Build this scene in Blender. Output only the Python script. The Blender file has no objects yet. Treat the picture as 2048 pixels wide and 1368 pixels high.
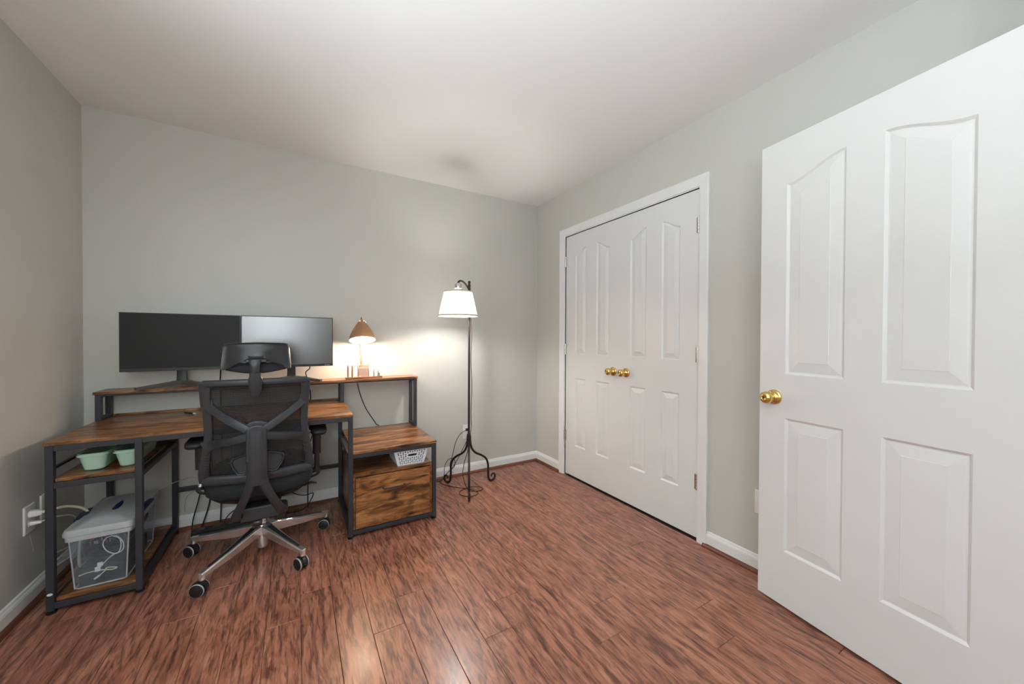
import bpy, bmesh, math, random
from mathutils import Vector, Matrix
random.seed(7)
PI = math.pi
scene = bpy.context.scene
col = scene.collection

# ------------------------------------------------------------------ camera, sky, exposure
W, H, NEAR = 3.018, 2.44, -4.25          # right wall x, ceiling z, rear wall y (left wall x=0, back wall y=0)
cd = bpy.data.cameras.new('camera'); cam = bpy.data.objects.new('camera', cd); col.objects.link(cam)
yaw, pitch, roll = 0.530278, -0.010277, 0.003538
fw = Vector((math.sin(yaw)*math.cos(pitch), math.cos(yaw)*math.cos(pitch), math.sin(pitch)))
rt = Vector((math.cos(yaw), -math.sin(yaw), 0)); up = rt.cross(fw)
r2 = rt*math.cos(roll)+up*math.sin(roll); u2 = -rt*math.sin(roll)+up*math.cos(roll)
m3 = Matrix((r2, u2, -fw)).transposed()
cam.matrix_world = Matrix.Translation((1.01017, -2.9465, 1.1736)) @ m3.to_4x4()
cd.sensor_width = 36; cd.lens = 36*737.511/2048; cd.clip_start = 0.02
scene.camera = cam
scene.view_settings.view_transform = 'Standard'
scene.view_settings.look = 'None'
scene.view_settings.gamma = 1
scene.view_settings.use_curve_mapping = False
scene.view_settings.exposure = 0.27
wd = bpy.data.worlds.new('sky'); scene.world = wd; wd.use_nodes = True
wd.node_tree.nodes['Background'].inputs[0].default_value = (0.75, 0.87, 1.0, 1)
wd.node_tree.nodes['Background'].inputs[1].default_value = 1.2

def area_light(name, loc, rot, sx, sy, power, color):
    l = bpy.data.lights.new(name, 'AREA'); l.shape = 'RECTANGLE'; l.size = sx; l.size_y = sy
    l.energy = power; l.color = color
    o = bpy.data.objects.new(name, l); col.objects.link(o); o.location = loc; o.rotation_euler = rot
    return o
# daylight arriving through the two windows behind and beside the camera
WIN_N = (0.20, 1.00, 0.95, 2.10)      # rear wall window x0,x1,z0,z1
WIN_L = (-3.55, -2.15, 0.85, 2.15)    # left wall window y0,y1,z0,z1
area_light('daylight_rear_window', ((WIN_N[0]+WIN_N[1])/2, NEAR-0.12, 1.525), (PI/2, 0, 0), 0.8, 1.15, 24, (0.93, 0.97, 1.0))
area_light('daylight_side_window', (-0.12, (WIN_L[0]+WIN_L[1])/2, 1.5), (PI/2, 0, -PI/2), 1.4, 1.3, 12, (0.93, 0.97, 1.0))
# fill lights added outside, aimed up through the same windows to brighten the ceiling
area_light('ceiling_fill_side_window', (-0.75, (WIN_L[0]+WIN_L[1])/2, 0.35), (math.radians(132), 0, -PI/2), 1.6, 1.0, 265, (0.90, 0.98, 1.0))
area_light('ceiling_fill_rear_window', ((WIN_N[0]+WIN_N[1])/2, NEAR-0.75, 0.35), (math.radians(132), 0, 0), 1.0, 1.0, 280, (0.90, 0.98, 1.0))
sl_ = bpy.data.lights.new('sun', 'SUN'); sl_.energy = 9; sl_.angle = math.radians(0.6); sl_.color = (1.0, 0.93, 0.84)
so_ = bpy.data.objects.new('sun', sl_); col.objects.link(so_)
so_.rotation_euler = Vector((0.68, 0.935, -2.10)).to_track_quat('-Z', 'Y').to_euler(); so_.location = (-2, -4, 5)

# ------------------------------------------------------------------ materials
MATS = {}
def nm(name):
    m = bpy.data.materials.new(name); m.use_nodes = True; MATS[name] = m
    nt = m.node_tree
    return m, nt, nt.nodes['Principled BSDF'], nt.nodes['Material Output']
def plain(name, c, rough=0.5, metal=0.0, spec=0.5, noise=0.0, nscale=40, bump=0.0, bscale=200, coat=0.0):
    m, nt, b, out = nm(name)
    b.inputs['Roughness'].default_value = rough; b.inputs['Metallic'].default_value = metal
    b.inputs['Specular IOR Level'].default_value = spec
    if coat: b.inputs['Coat Weight'].default_value = coat
    tc = nt.nodes.new('ShaderNodeTexCoord')
    nz = nt.nodes.new('ShaderNodeTexNoise'); nz.inputs['Scale'].default_value = nscale; nz.inputs['Detail'].default_value = 4
    nt.links.new(tc.outputs['Object'], nz.inputs['Vector'])
    mx = nt.nodes.new('ShaderNodeMix'); mx.data_type = 'RGBA'
    k = noise
    mx.inputs['A'].default_value = (*[v*(1-k) for v in c], 1); mx.inputs['B'].default_value = (*[min(1, v*(1+k)) for v in c], 1)
    nt.links.new(nz.outputs['Fac'], mx.inputs['Factor']); nt.links.new(mx.outputs['Result'], b.inputs['Base Color'])
    if bump:
        n2 = nt.nodes.new('ShaderNodeTexNoise'); n2.inputs['Scale'].default_value = bscale; n2.inputs['Detail'].default_value = 3
        nt.links.new(tc.outputs['Object'], n2.inputs['Vector'])
        bp = nt.nodes.new('ShaderNodeBump'); bp.inputs['Strength'].default_value = bump; bp.inputs['Distance'].default_value = 0.002
        nt.links.new(n2.outputs['Fac'], bp.inputs['Height']); nt.links.new(bp.outputs['Normal'], b.inputs['Normal'])
    return m
def emis(name, c, s):
    m, nt, b, out = nm(name)
    b.inputs['Base Color'].default_value = (*c, 1)
    b.inputs['Emission Color'].default_value = (*c, 1); b.inputs['Emission Strength'].default_value = s
    return m
def ramp(nt, stops):
    r = nt.nodes.new('ShaderNodeValToRGB'); e = r.color_ramp.elements
    while len(e) < len(stops): e.new(0.5)
    for k, (p, c) in enumerate(stops): e[k].position = p; e[k].color = (*c, 1)
    return r
def wood(name, axis, stops, sc_long, sc_cross, pore, rough, bumpd, coat=0.0, rnd=True, rndamt=0.25, knots=0.0, dist=1.2, pl=3.5, fig=0.0, figs=9.0):
    """streaky wood: grain runs along the given object axis"""
    m, nt, b, out = nm(name)
    L = nt.links
    tc = nt.nodes.new('ShaderNodeTexCoord'); oi = nt.nodes.new('ShaderNodeObjectInfo')
    vm = nt.nodes.new('ShaderNodeVectorMath'); vm.operation = 'SCALE'; vm.inputs[0].default_value = (37.0, 53.0, 19.0)
    L.new(oi.outputs['Random'], vm.inputs['Scale'])
    ad = nt.nodes.new('ShaderNodeVectorMath'); ad.operation = 'ADD'
    L.new(tc.outputs['Object'], ad.inputs[0])
    if rnd: L.new(vm.outputs[0], ad.inputs[1])
    def mapped(sl, sc):
        mp = nt.nodes.new('ShaderNodeMapping')
        s = [sc, sc, sc]; s[axis] = sl; mp.inputs['Scale'].default_value = s
        L.new(ad.outputs[0], mp.inputs['Vector']); return mp
    m1 = mapped(sc_long, sc_cross)
    n1 = nt.nodes.new('ShaderNodeTexNoise'); n1.inputs['Scale'].default_value = 1; n1.inputs['Detail'].default_value = 7; n1.inputs['Roughness'].default_value = 0.62; n1.inputs['Distortion'].default_value = dist
    L.new(m1.outputs[0], n1.inputs['Vector'])
    r1 = ramp(nt, stops); L.new(n1.outputs['Fac'], r1.inputs['Fac'])
    m2 = mapped(sc_long*pl, sc_cross*8)
    n2 = nt.nodes.new('ShaderNodeTexNoise'); n2.inputs['Scale'].default_value = 1; n2.inputs['Detail'].default_value = 4; n2.inputs['Distortion'].default_value = 0.8
    L.new(m2.outputs[0], n2.inputs['Vector'])
    r2_ = ramp(nt, [(0.36, (1-pore,)*3), (0.52, (1, 1, 1)), (0.7, (1.0, 1.0, 1.0))]); L.new(n2.outputs['Fac'], r2_.inputs['Fac'])
    mx = nt.nodes.new('ShaderNodeMix'); mx.data_type = 'RGBA'; mx.blend_type = 'MULTIPLY'; mx.inputs['Factor'].default_value = 1
    L.new(r1.outputs['Color'], mx.inputs['A']); L.new(r2_.outputs['Color'], mx.inputs['B'])
    last = mx.outputs['Result']
    if knots:
        m3_ = mapped(sc_long*1.4, sc_cross*0.55)
        n3 = nt.nodes.new('ShaderNodeTexNoise'); n3.inputs['Scale'].default_value = 1; n3.inputs['Detail'].default_value = 3; n3.inputs['Distortion'].default_value = 2
        L.new(m3_.outputs[0], n3.inputs['Vector'])
        r3 = ramp(nt, [(0.30, (1-knots,)*3), (0.47, (1, 1, 1))]); L.new(n3.outputs['Fac'], r3.inputs['Fac'])
        mk = nt.nodes.new('ShaderNodeMix'); mk.data_type = 'RGBA'; mk.blend_type = 'MULTIPLY'; mk.inputs['Factor'].default_value = 1
        L.new(last, mk.inputs['A']); L.new(r3.outputs['Color'], mk.inputs['B']); last = mk.outputs['Result']
    if fig:
        m4 = mapped(0.55, 1.0)
        wv4 = nt.nodes.new('ShaderNodeTexWave'); wv4.wave_type = 'BANDS'; wv4.bands_direction = 'X' if axis == 1 else 'Y'
        wv4.inputs['Scale'].default_value = figs; wv4.inputs['Distortion'].default_value = 9.0; wv4.inputs['Detail'].default_value = 3; wv4.inputs['Detail Scale'].default_value = 1.1; wv4.inputs['Detail Roughness'].default_value = 0.6
        L.new(m4.outputs[0], wv4.inputs['Vector'])
        r4 = ramp(nt, [(0.05, (1-fig,)*3), (0.30, (1, 1, 1))]); L.new(wv4.outputs['Fac'], r4.inputs['Fac'])
        m5 = mapped(2.0, 5.0); n5 = nt.nodes.new('ShaderNodeTexNoise'); n5.inputs['Scale'].default_value = 1; n5.inputs['Detail'].default_value = 2
        L.new(m5.outputs[0], n5.inputs['Vector'])
        mf = nt.nodes.new('ShaderNodeMapRange'); mf.inputs['From Min'].default_value = 0.42; mf.inputs['From Max'].default_value = 0.60; L.new(n5.outputs['Fac'], mf.inputs['Value'])
        mk4 = nt.nodes.new('ShaderNodeMix'); mk4.data_type = 'RGBA'; mk4.blend_type = 'MULTIPLY'
        L.new(mf.outputs[0], mk4.inputs['Factor']); L.new(last, mk4.inputs['A']); L.new(r4.outputs['Color'], mk4.inputs['B']); last = mk4.outputs['Result']
    hs = nt.nodes.new('ShaderNodeHueSaturation')
    mr = nt.nodes.new('ShaderNodeMapRange'); mr.inputs['To Min'].default_value = 1-rndamt; mr.inputs['To Max'].default_value = 1+rndamt
    L.new(oi.outputs['Random'], mr.inputs['Value']); L.new(mr.outputs[0], hs.inputs['Value']); L.new(last, hs.inputs['Color'])
    L.new(hs.outputs[0], b.inputs['Base Color'])
    b.inputs['Roughness'].default_value = rough; b.inputs['Coat Weight'].default_value = coat; b.inputs['Coat Roughness'].default_value = 0.2
    bp = nt.nodes.new('ShaderNodeBump'); bp.inputs['Strength'].default_value = 0.35; bp.inputs['Distance'].default_value = bumpd
    L.new(n2.outputs['Fac'], bp.inputs['Height']); L.new(bp.outputs['Normal'], b.inputs['Normal'])
    return m
wallm = plain('wall_paint', (0.555, 0.553, 0.515), 0.42, noise=0.03, nscale=3, bump=0.12, bscale=260)
ceilm = plain('ceiling_paint', (0.84, 0.84, 0.83), 0.8, noise=0.015, nscale=4, bump=0.15, bscale=180)
trimm = plain('white_trim_paint', (0.77, 0.775, 0.77), 0.3, noise=0.02, nscale=8)
doorm = plain('white_door_paint', (0.72, 0.725, 0.72), 0.34, noise=0.02, nscale=6)
floorw = wood('red_brown_laminate', 1, [(0.30, (0.15, 0.056, 0.038)), (0.42, (0.30, 0.112, 0.068)), (0.54, (0.40, 0.162, 0.100)), (0.72, (0.50, 0.232, 0.150))], 2.8, 12, 0.55, 0.34, 0.0008, coat=0.2, rndamt=0.08, dist=3.0, fig=0.42, figs=6.0)
shoem = wood('red_brown_moulding', 1, [(0.3, (0.09, 0.028, 0.016)), (0.7, (0.23, 0.075, 0.04))], 3, 30, 0.3, 0.35, 0.0005)
shoemx = wood('red_brown_moulding_across', 0, [(0.3, (0.09, 0.028, 0.016)), (0.7, (0.23, 0.075, 0.04))], 3, 30, 0.3, 0.35, 0.0005)
subm = plain('dark_joint', (0.02, 0.010, 0.008), 0.9)
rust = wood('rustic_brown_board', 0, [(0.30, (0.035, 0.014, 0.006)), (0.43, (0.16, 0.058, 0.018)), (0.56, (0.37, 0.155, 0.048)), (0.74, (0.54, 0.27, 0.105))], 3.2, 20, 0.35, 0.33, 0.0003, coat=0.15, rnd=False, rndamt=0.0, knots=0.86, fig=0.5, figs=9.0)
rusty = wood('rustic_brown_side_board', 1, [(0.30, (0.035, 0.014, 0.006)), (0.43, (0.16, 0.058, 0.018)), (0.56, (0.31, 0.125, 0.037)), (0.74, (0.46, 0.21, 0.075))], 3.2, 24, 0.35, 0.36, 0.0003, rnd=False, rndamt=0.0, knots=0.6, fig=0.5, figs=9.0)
steel = plain('black_powder_steel', (0.030, 0.032, 0.038), 0.42, noise=0.1, nscale=60)
plast = plain('charcoal_plastic', (0.034, 0.039, 0.044), 0.36, noise=0.08, nscale=50, bump=0.08, bscale=700)
plast2 = plain('dark_glossy_plastic', (0.022, 0.022, 0.024), 0.28, noise=0.1)
blackm = plain('black_rubber', (0.012, 0.012, 0.013), 0.55)
fabric = plain('black_seat_fabric', (0.018, 0.021, 0.025), 0.85, noise=0.25, nscale=300, bump=0.4, bscale=600)
chrome = plain('polished_chrome', (0.88, 0.88, 0.89), 0.2, 0.88)
greyrim = plain('grey_wheel_rim', (0.40, 0.41, 0.42), 0.4)
brass = plain('polished_brass', (0.80, 0.56, 0.20), 0.14, 1.0)
nickel = plain('satin_nickel', (0.68, 0.67, 0.65), 0.25, 1.0)
copper = plain('copper_shade_metal', (0.50, 0.27, 0.15), 0.38, 0.55, noise=0.08)
shadein = plain('white_shade_lining', (0.9, 0.86, 0.8), 0.6)
iron = plain('wrought_iron', (0.022, 0.019, 0.018), 0.45, 0.4, noise=0.3, nscale=60, bump=0.3, bscale=90)
screenm = plain('matt_black_screen', (0.012, 0.012, 0.012), 0.55, spec=0.35)
screeng = plain('glossy_black_screen', (0.014, 0.016, 0.015), 0.24, spec=0.5)
screeng.node_tree.nodes['Principled BSDF'].inputs['IOR'].default_value = 2.2
bezel = plain('black_bezel', (0.014, 0.014, 0.015), 0.35)
standm = plain('dark_bronze_stand', (0.10, 0.085, 0.075), 0.3, 0.3)
mint = plain('mint_plastic', (0.46, 0.66, 0.54), 0.42, noise=0.03)
bask = plain('white_basket_plastic', (0.72, 0.76, 0.79), 0.45)
platem = plain('white_outlet_plastic', (0.80, 0.79, 0.76), 0.3)
cordw = plain('cream_cord', (0.72, 0.67, 0.52), 0.45)
whitec = plain('white_cable', (0.78, 0.77, 0.74), 0.45)
cordb = plain('black_cord', (0.012, 0.011, 0.011), 0.5)
cordbr = plain('brown_cord', (0.035, 0.018, 0.012), 0.45)
navy = plain('navy_clip_plastic', (0.008, 0.018, 0.07), 0.4)
pinkm = plain('red_plug_plastic', (0.45, 0.06, 0.05), 0.45)
traym = wood('tray_wood', 0, [(0.3, (0.10, 0.05, 0.03)), (0.7, (0.34, 0.19, 0.12))], 5, 50, 0.3, 0.4, 0.0002, rnd=False, rndamt=0)
wire = plain('rose_gold_wire', (0.55, 0.32, 0.24), 0.3, 0.8)
cardm = plain('kraft_card', (0.62, 0.44, 0.33), 0.7, noise=0.1)
silv = plain('silver_metal', (0.62, 0.58, 0.55), 0.3, 0.9)
greenl = emis('green_indicator', (0.1, 1.0, 0.15), 1.5)
bulb1 = emis('warm_bulb', (1.0, 0.72, 0.50), 640)
bulb2 = emis('white_bulb', (1.0, 0.98, 0.95), 340)
# window pane: thin clear glass
def glassm():
    m, nt, b, out = nm('window_glass')
    t = nt.nodes.new('ShaderNodeBsdfTransparent'); t.inputs[0].default_value = (0.97, 0.98, 0.98, 1)
    g = nt.nodes.new('ShaderNodeBsdfGlossy'); g.inputs['Roughness'].default_value = 0.02
    mx = nt.nodes.new('ShaderNodeMixShader'); mx.inputs[0].default_value = 0.05
    nt.links.new(t.outputs[0], mx.inputs[1]); nt.links.new(g.outputs[0], mx.inputs[2]); nt.links.new(mx.outputs[0], out.inputs[0])
    return m
glass = glassm()
def translucent_plastic(name, c, tr, clear):
    m, nt, b, out = nm(name)
    b.inputs['Base Color'].default_value = (*c, 1); b.inputs['Roughness'].default_value = 0.28
    tl = nt.nodes.new('ShaderNodeBsdfTranslucent'); tl.inputs[0].default_value = (*c, 1)
    tp = nt.nodes.new('ShaderNodeBsdfTransparent'); tp.inputs[0].default_value = (0.92, 0.95, 1.0, 1)
    m1 = nt.nodes.new('ShaderNodeMixShader'); m1.inputs[0].default_value = tr
    nt.links.new(b.outputs[0], m1.inputs[1]); nt.links.new(tl.outputs[0], m1.inputs[2])
    m2 = nt.nodes.new('ShaderNodeMixShader')
    tc = nt.nodes.new('ShaderNodeTexCoord'); nz = nt.nodes.new('ShaderNodeTexNoise'); nz.inputs['Scale'].default_value = 9
    nt.links.new(tc.outputs['Object'], nz.inputs['Vector'])
    mr = nt.nodes.new('ShaderNodeMapRange'); mr.inputs['To Min'].default_value = max(0, clear-0.12); mr.inputs['To Max'].default_value = min(1, clear+0.12)
    nt.links.new(nz.outputs['Fac'], mr.inputs['Value']); nt.links.new(mr.outputs[0], m2.inputs[0])
    nt.links.new(m1.outputs[0], m2.inputs[1]); nt.links.new(tp.outputs[0], m2.inputs[2]); nt.links.new(m2.outputs[0], out.inputs[0])
    return m
binm = translucent_plastic('clear_bin_plastic', (0.60, 0.68, 0.76), 0.3, 0.80)
lidm = translucent_plastic('frosted_lid_plastic', (0.66, 0.68, 0.70), 0.3, 0.10)
shadef = translucent_plastic('cream_linen_shade', (0.86, 0.82, 0.70), 0.075, 0.0)
shadef.node_tree.nodes['Principled BSDF'].inputs['Roughness'].default_value = 0.9
shadet = plain('linen_trim_tape', (0.50, 0.46, 0.36), 0.8, noise=0.1, nscale=200)
def meshfab():
    m, nt, b, out = nm('black_chair_mesh')
    b.inputs['Base Color'].default_value = (0.020, 0.021, 0.022, 1); b.inputs['Roughness'].default_value = 0.75
    tc = nt.nodes.new('ShaderNodeTexCoord')
    def wv(direction, scale):
        w = nt.nodes.new('ShaderNodeTexWave'); w.wave_type = 'BANDS'; w.bands_direction = direction; w.inputs['Scale'].default_value = scale
        nt.links.new(tc.outputs['Object'], w.inputs['Vector']); return w
    a = wv('X', 62); c = wv('Z', 45)
    mn = nt.nodes.new('ShaderNodeMath'); mn.operation = 'MULTIPLY'
    nt.links.new(a.outputs['Fac'], mn.inputs[0]); nt.links.new(c.outputs['Fac'], mn.inputs[1])
    mr = nt.nodes.new('ShaderNodeMapRange'); mr.inputs['From Min'].default_value = 0.15; mr.inputs['From Max'].default_value = 0.55; mr.inputs['To Max'].default_value = 0.36
    nt.links.new(mn.outputs[0], mr.inputs['Value'])
    tp = nt.nodes.new('ShaderNodeBsdfTransparent'); mx = nt.nodes.new('ShaderNodeMixShader')
    nt.links.new(mr.outputs[0], mx.inputs[0]); nt.links.new(b.outputs[0], mx.inputs[1]); nt.links.new(tp.outputs[0], mx.inputs[2]); nt.links.new(mx.outputs[0], out.inputs[0])
    return m
netm = meshfab()

# ------------------------------------------------------------------ mesh helpers (world coordinates)
class MB:
    def __init__(s): s.v = []; s.f = []
    def add(s, vs, fs):
        o = len(s.v); s.v += [tuple(v) for v in vs]; s.f += [tuple(i+o for i in f) for f in fs]; return s
    def box(s, x0, x1, y0, y1, z0, z1):
        return s.add([(x0,y0,z0),(x1,y0,z0),(x1,y1,z0),(x0,y1,z0),(x0,y0,z1),(x1,y0,z1),(x1,y1,z1),(x0,y1,z1)],
                     [(0,3,2,1),(4,5,6,7),(0,1,5,4),(1,2,6,5),(2,3,7,6),(3,0,4,7)])
    def rings(s, rings, cap=True, closed=True):
        n = len(rings[0]); o = len(s.v)
        for r in rings: s.v += [tuple(p) for p in r]
        for i in range(len(rings)-1):
            for j in range(n if closed else n-1):
                a = o+i*n+j; b = o+i*n+(j+1) % n; s.f.append((a, b, b+n, a+n))
        if cap:
            s.f.append(tuple(o+j for j in reversed(range(n)))); s.f.append(tuple(o+(len(rings)-1)*n+j for j in range(n)))
        return s
    def tube(s, pts, r, n=8, cap=True):
        pts = [Vector(p) for p in pts]; rs = r if isinstance(r, (list, tuple)) else [r]*len(pts)
        ref = None; rings = []
        for i, p in enumerate(pts):
            t = (pts[min(i+1, len(pts)-1)]-pts[max(i-1, 0)])
            t = t.normalized() if t.length > 1e-9 else Vector((0, 0, 1))
            if ref is None:
                ref = Vector((0, 0, 1)) if abs(t.z) < 0.9 else Vector((1, 0, 0))
            a = (ref-t*ref.dot(t)).normalized(); ref = a; b = t.cross(a)
            rings.append([p+(a*math.cos(2*PI*k/n)+b*math.sin(2*PI*k/n))*rs[i] for k in range(n)])
        return s.rings(rings, cap)
    def sweep(s, pts, w, t, nrm, k=16, ex=4.0):
        """rounded-rectangle section, width w (sideways) and thickness t (along nrm)"""
        pts = [Vector(p) for p in pts]; N = len(pts)
        ws = w if isinstance(w, (list, tuple)) else [w]*N; ts = t if isinstance(t, (list, tuple)) else [t]*N
        nr = nrm if isinstance(nrm, list) else [nrm]*N
        rings = []
        for i, p in enumerate(pts):
            tg = (pts[min(i+1, N-1)]-pts[max(i-1, 0)]).normalized(); n = Vector(nr[i]); n = (n-tg*n.dot(tg)).normalized(); sd = tg.cross(n)
            rg = []
            for q in range(k):
                a = 2*PI*(q+0.5)/k; c, d = math.cos(a), math.sin(a)
                rr = (abs(c)**ex+abs(d)**ex)**(-1/ex)
                rg.append(p+sd*(c*rr*ws[i]/2)+n*(d*rr*ts[i]/2))
            rings.append(rg)
        return s.rings(rings)
    def lathe(s, prof, n=24, M=Matrix.Identity(4), cap=False):
        rings = [[M @ Vector((r*math.cos(2*PI*k/n), r*math.sin(2*PI*k/n), z)) for k in range(n)] for r, z in prof]
        return s.rings(rings, cap)
    def prism(s, poly, f0, f1):
        """poly: list of 2D points; f0/f1 map (a,b) to 3D for the two faces"""
        return s.rings([[f0(*p) for p in poly], [f1(*p) for p in poly]])
def cat(pts, k=6):
    """Catmull-Rom resampling"""
    P = [Vector(p) for p in pts]; out = []
    for i in range(len(P)-1):
        a = P[max(i-1, 0)]; b = P[i]; c = P[i+1]; d = P[min(i+2, len(P)-1)]
        for j in range(k):
            t = j/k
            out.append(0.5*((2*b)+(c-a)*t+(2*a-5*b+4*c-d)*t*t+(3*b-a-3*c+d)*t**3))
    out.append(P[-1]); return out
INV = {}
def mk(name, mb, mat, parent=None, bevel=0.0, seg=2, smooth=None, sub=0, solid=0.0):
    me = bpy.data.meshes.new(name); me.from_pydata([tuple(v) for v in mb.v], [], mb.f)
    bm = bmesh.new(); bm.from_mesh(me); bmesh.ops.remove_doubles(bm, verts=bm.verts, dist=1e-6); bmesh.ops.recalc_face_normals(bm, faces=bm.faces); bm.to_mesh(me); bm.free()
    o = bpy.data.objects.new(name, me); col.objects.link(o); me.materials.append(mat)
    if parent is not None:
        o.parent = parent; inv = INV.get(parent, Matrix.Identity(4)); me.transform(inv); INV[o] = inv
    if smooth is not None:
        for p in me.polygons: p.use_smooth = True
        me.set_sharp_from_angle(angle=math.radians(smooth))
    if solid:
        q = o.modifiers.new('solid', 'SOLIDIFY'); q.thickness = solid; q.offset = 0
    if bevel:
        q = o.modifiers.new('bevel', 'BEVEL'); q.width = bevel; q.segments = seg; q.limit_method = 'ANGLE'; q.angle_limit = math.radians(40)
    if sub:
        q = o.modifiers.new('sub', 'SUBSURF'); q.levels = sub; q.render_levels = sub
    return o
def box(name, x0, x1, y0, y1, z0, z1, mat, parent=None, bevel=0.0015, seg=2):
    return mk(name, MB().box(x0, x1, y0, y1, z0, z1), mat, parent, bevel, seg)
def tag(o, label, cat_, group=None, kind=None):
    o['label'] = label; o['category'] = cat_
    if group: o['group'] = group
    if kind: o['kind'] = kind
    return o
def thing(name, loc, label, cat_, group=None, rz=0.0):
    o = bpy.data.objects.new(name, None); col.objects.link(o); o.empty_display_size = 0.05
    o.location = loc; o.rotation_euler = (0, 0, rz)
    INV[o] = (Matrix.Translation(loc) @ Matrix.Rotation(rz, 4, 'Z')).inverted()
    return tag(o, label, cat_, group)
def setting(o, label, cat_): return tag(o, label, cat_, kind='structure')

# ------------------------------------------------------------------ room shell
fl = setting(box('floor', -0.1, W+0.1, NEAR-0.1, 0.1, -0.06, -0.006, subm, bevel=0), 'glossy red-brown wood-look laminate floor of the room', 'floor')
PW, PL = 0.1235, 1.215
jb = (-1.665, -1.50, -1.02)
plank_cache = {}
nrow0 = -14
for i in range(nrow0, 13):
    x0 = 1.643+PW*i; x1 = x0+PW
    if x1 <= 0.0 or x0 >= W: continue
    x0c, x1c = max(x0, 0.0), min(x1, W)
    j0 = jb[i % 3]-0.241*(i//3)
    ys = sorted({0.0, NEAR} | {j0+k*PL for k in range(-6, 7) if NEAR < j0+k*PL < 0})
    for a, b in zip(ys[:-1], ys[1:]):
        lx, ly = x1c-x0c, b-a
        key = (round(lx, 4), round(ly, 4))
        if key not in plank_cache:
            g = 0.0006
            mb = MB().box(g, lx-g, g, ly-g, -0.0055, 0.0)
            me = bpy.data.meshes.new('plank'); me.from_pydata(mb.v, [], mb.f); me.materials.append(floorw)
            bm = bmesh.new(); bm.from_mesh(me)
            te = [e for e in bm.edges if all(v.co.z > -0.001 for v in e.verts)]
            bmesh.ops.bevel(bm, geom=te, offset=0.0012, segments=1, affect='EDGES')
            bmesh.ops.recalc_face_normals(bm, faces=bm.faces); bm.to_mesh(me); bm.free(); plank_cache[key] = me
        o = bpy.data.objects.new('plank', plank_cache[key]); col.objects.link(o); o.parent = fl; o.location = (x0c, a, 0)
T = 0.1
setting(box('ceiling', -T, W+T, NEAR-T, T, H, H+0.1, ceilm, bevel=0), 'white painted flat ceiling', 'ceiling')
setting(box('wall_back', -T, W+T, 0, T, -0.05, H, wallm, bevel=0), 'grey painted wall behind the desk and floor lamp', 'wall')
mb = MB(); y0, y1, z0, z1 = WIN_L
mb.box(-T, 0, y1, 0, -0.05, H).box(-T, 0, NEAR-T, y0, -0.05, H).box(-T, 0, y0, y1, -0.05, z0).box(-T, 0, y0, y1, z1, H)
wl_ = setting(mk('wall_left', mb, wallm), 'grey painted wall left of the desk', 'wall')
sc_ = MB().rings([[(x, -0.487+0.002*math.sin(k*2.1)+k*0.0035-w_, 0.300-k*0.010) for x, w_ in ((0.0, -0.0015), (0.0006, -0.0013), (0.0006, 0.0013), (0.0, 0.0015))] for k in range(9)])
mk('paint_scratch', sc_, trimm, wl_)
CY0, CY1, CZ = -1.651, -0.430, 2.045      # closet opening
mb = MB().box(W, W+T, CY1, 0, -0.05, H).box(W, W+T, -2.95, CY0, -0.05, H).box(W, W+T, CY0, CY1, CZ, H)
setting(mk('wall_right', mb, wallm), 'grey painted wall with the closet doors', 'wall')
mb = MB().box(W+0.5, W+0.55, CY0-0.1, CY1+0.1, -0.05, H).box(W+T, W+0.5, CY0-0.1, CY0-0.05, -0.05, H).box(W+T, W+0.5, CY1+0.05, CY1+0.1, -0.05, H)
EX, EY = 2.762, -2.815                     # protruding entry wall: face x and corner y
mb2 = MB().box(EX, W, EY-0.11, EY, -0.05, H).box(EX, EX+0.1, -2.935, EY-0.11, -0.05, H).box(EX, EX+0.1, NEAR-T, -3.66, -0.05, H).box(EX, EX+0.1, -3.66, -2.935, 2.045, H).box(EX+0.6, EX+0.65, NEAR-T, EY-0.1, -0.05, H)
setting(mk('wall_entry', mb2, wallm), 'grey painted wall stub beside the open white door', 'wall')
mb = MB(); x0, x1, z0, z1 = WIN_N
mb.box(-T, x0, NEAR-T, NEAR, -0.05, H).box(x1, W+T, NEAR-T, NEAR, -0.05, H).box(x0, x1, NEAR-T, NEAR, -0.05, z0).box(x0, x1, NEAR-T, NEAR, z1, H)
setting(mk('wall_near', mb, wallm), 'grey painted wall with a window behind the camera', 'wall')
# windows
def window(name, axis, a0, a1, z0, z1, c, label):
    f = MB(); 
    def bx(p0, p1, q0, q1, d0, d1):
        if axis == 'x': f.box(p0, p1, c-d1, c-d0, q0, q1)
        else: f.box(c-d1, c-d0, p0, p1, q0, q1)
    w = 0.05
    bx(a0, a0+w, z0, z1, 0.02, 0.08); bx(a1-w, a1, z0, z1, 0.02, 0.08); bx(a0+w, a1-w, z0, z0+w, 0.02, 0.08); bx(a0+w, a1-w, z1-w, z1, 0.02, 0.08); bx(a0+w, a1-w, (z0+z1)/2-0.02, (z0+z1)/2+0.02, 0.02, 0.08)
    root = setting(mk(name, f, trimm, bevel=0.002), label, 'window')
    for q0, q1 in ((z0+w, (z0+z1)/2-0.02), ((z0+z1)/2+0.02, z1-w)):
        g = MB()
        if axis == 'x': g.box(a0+w, a1-w, c-0.052, c-0.048, q0, q1)
        else: g.box(c-0.052, c-0.048, a0+w, a1-w, q0, q1)
        mk('pane', g, glass, root)
    s = MB()
    if axis == 'x': s.box(a0-0.04, a1+0.04, c-0.02, c+0.03, z0-0.025, z0)
    else: s.box(c-0.02, c+0.03, a0-0.04, a1+0.04, z0-0.025, z0)
    mk('window_sill', s, trimm, root, 0.003)
window('window_1', 'x', *WIN_N, NEAR, 'white sash window behind the camera')
window('window_2', 'y', *WIN_L, 0.0, 'white sash window in the left wall beside the camera')
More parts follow.
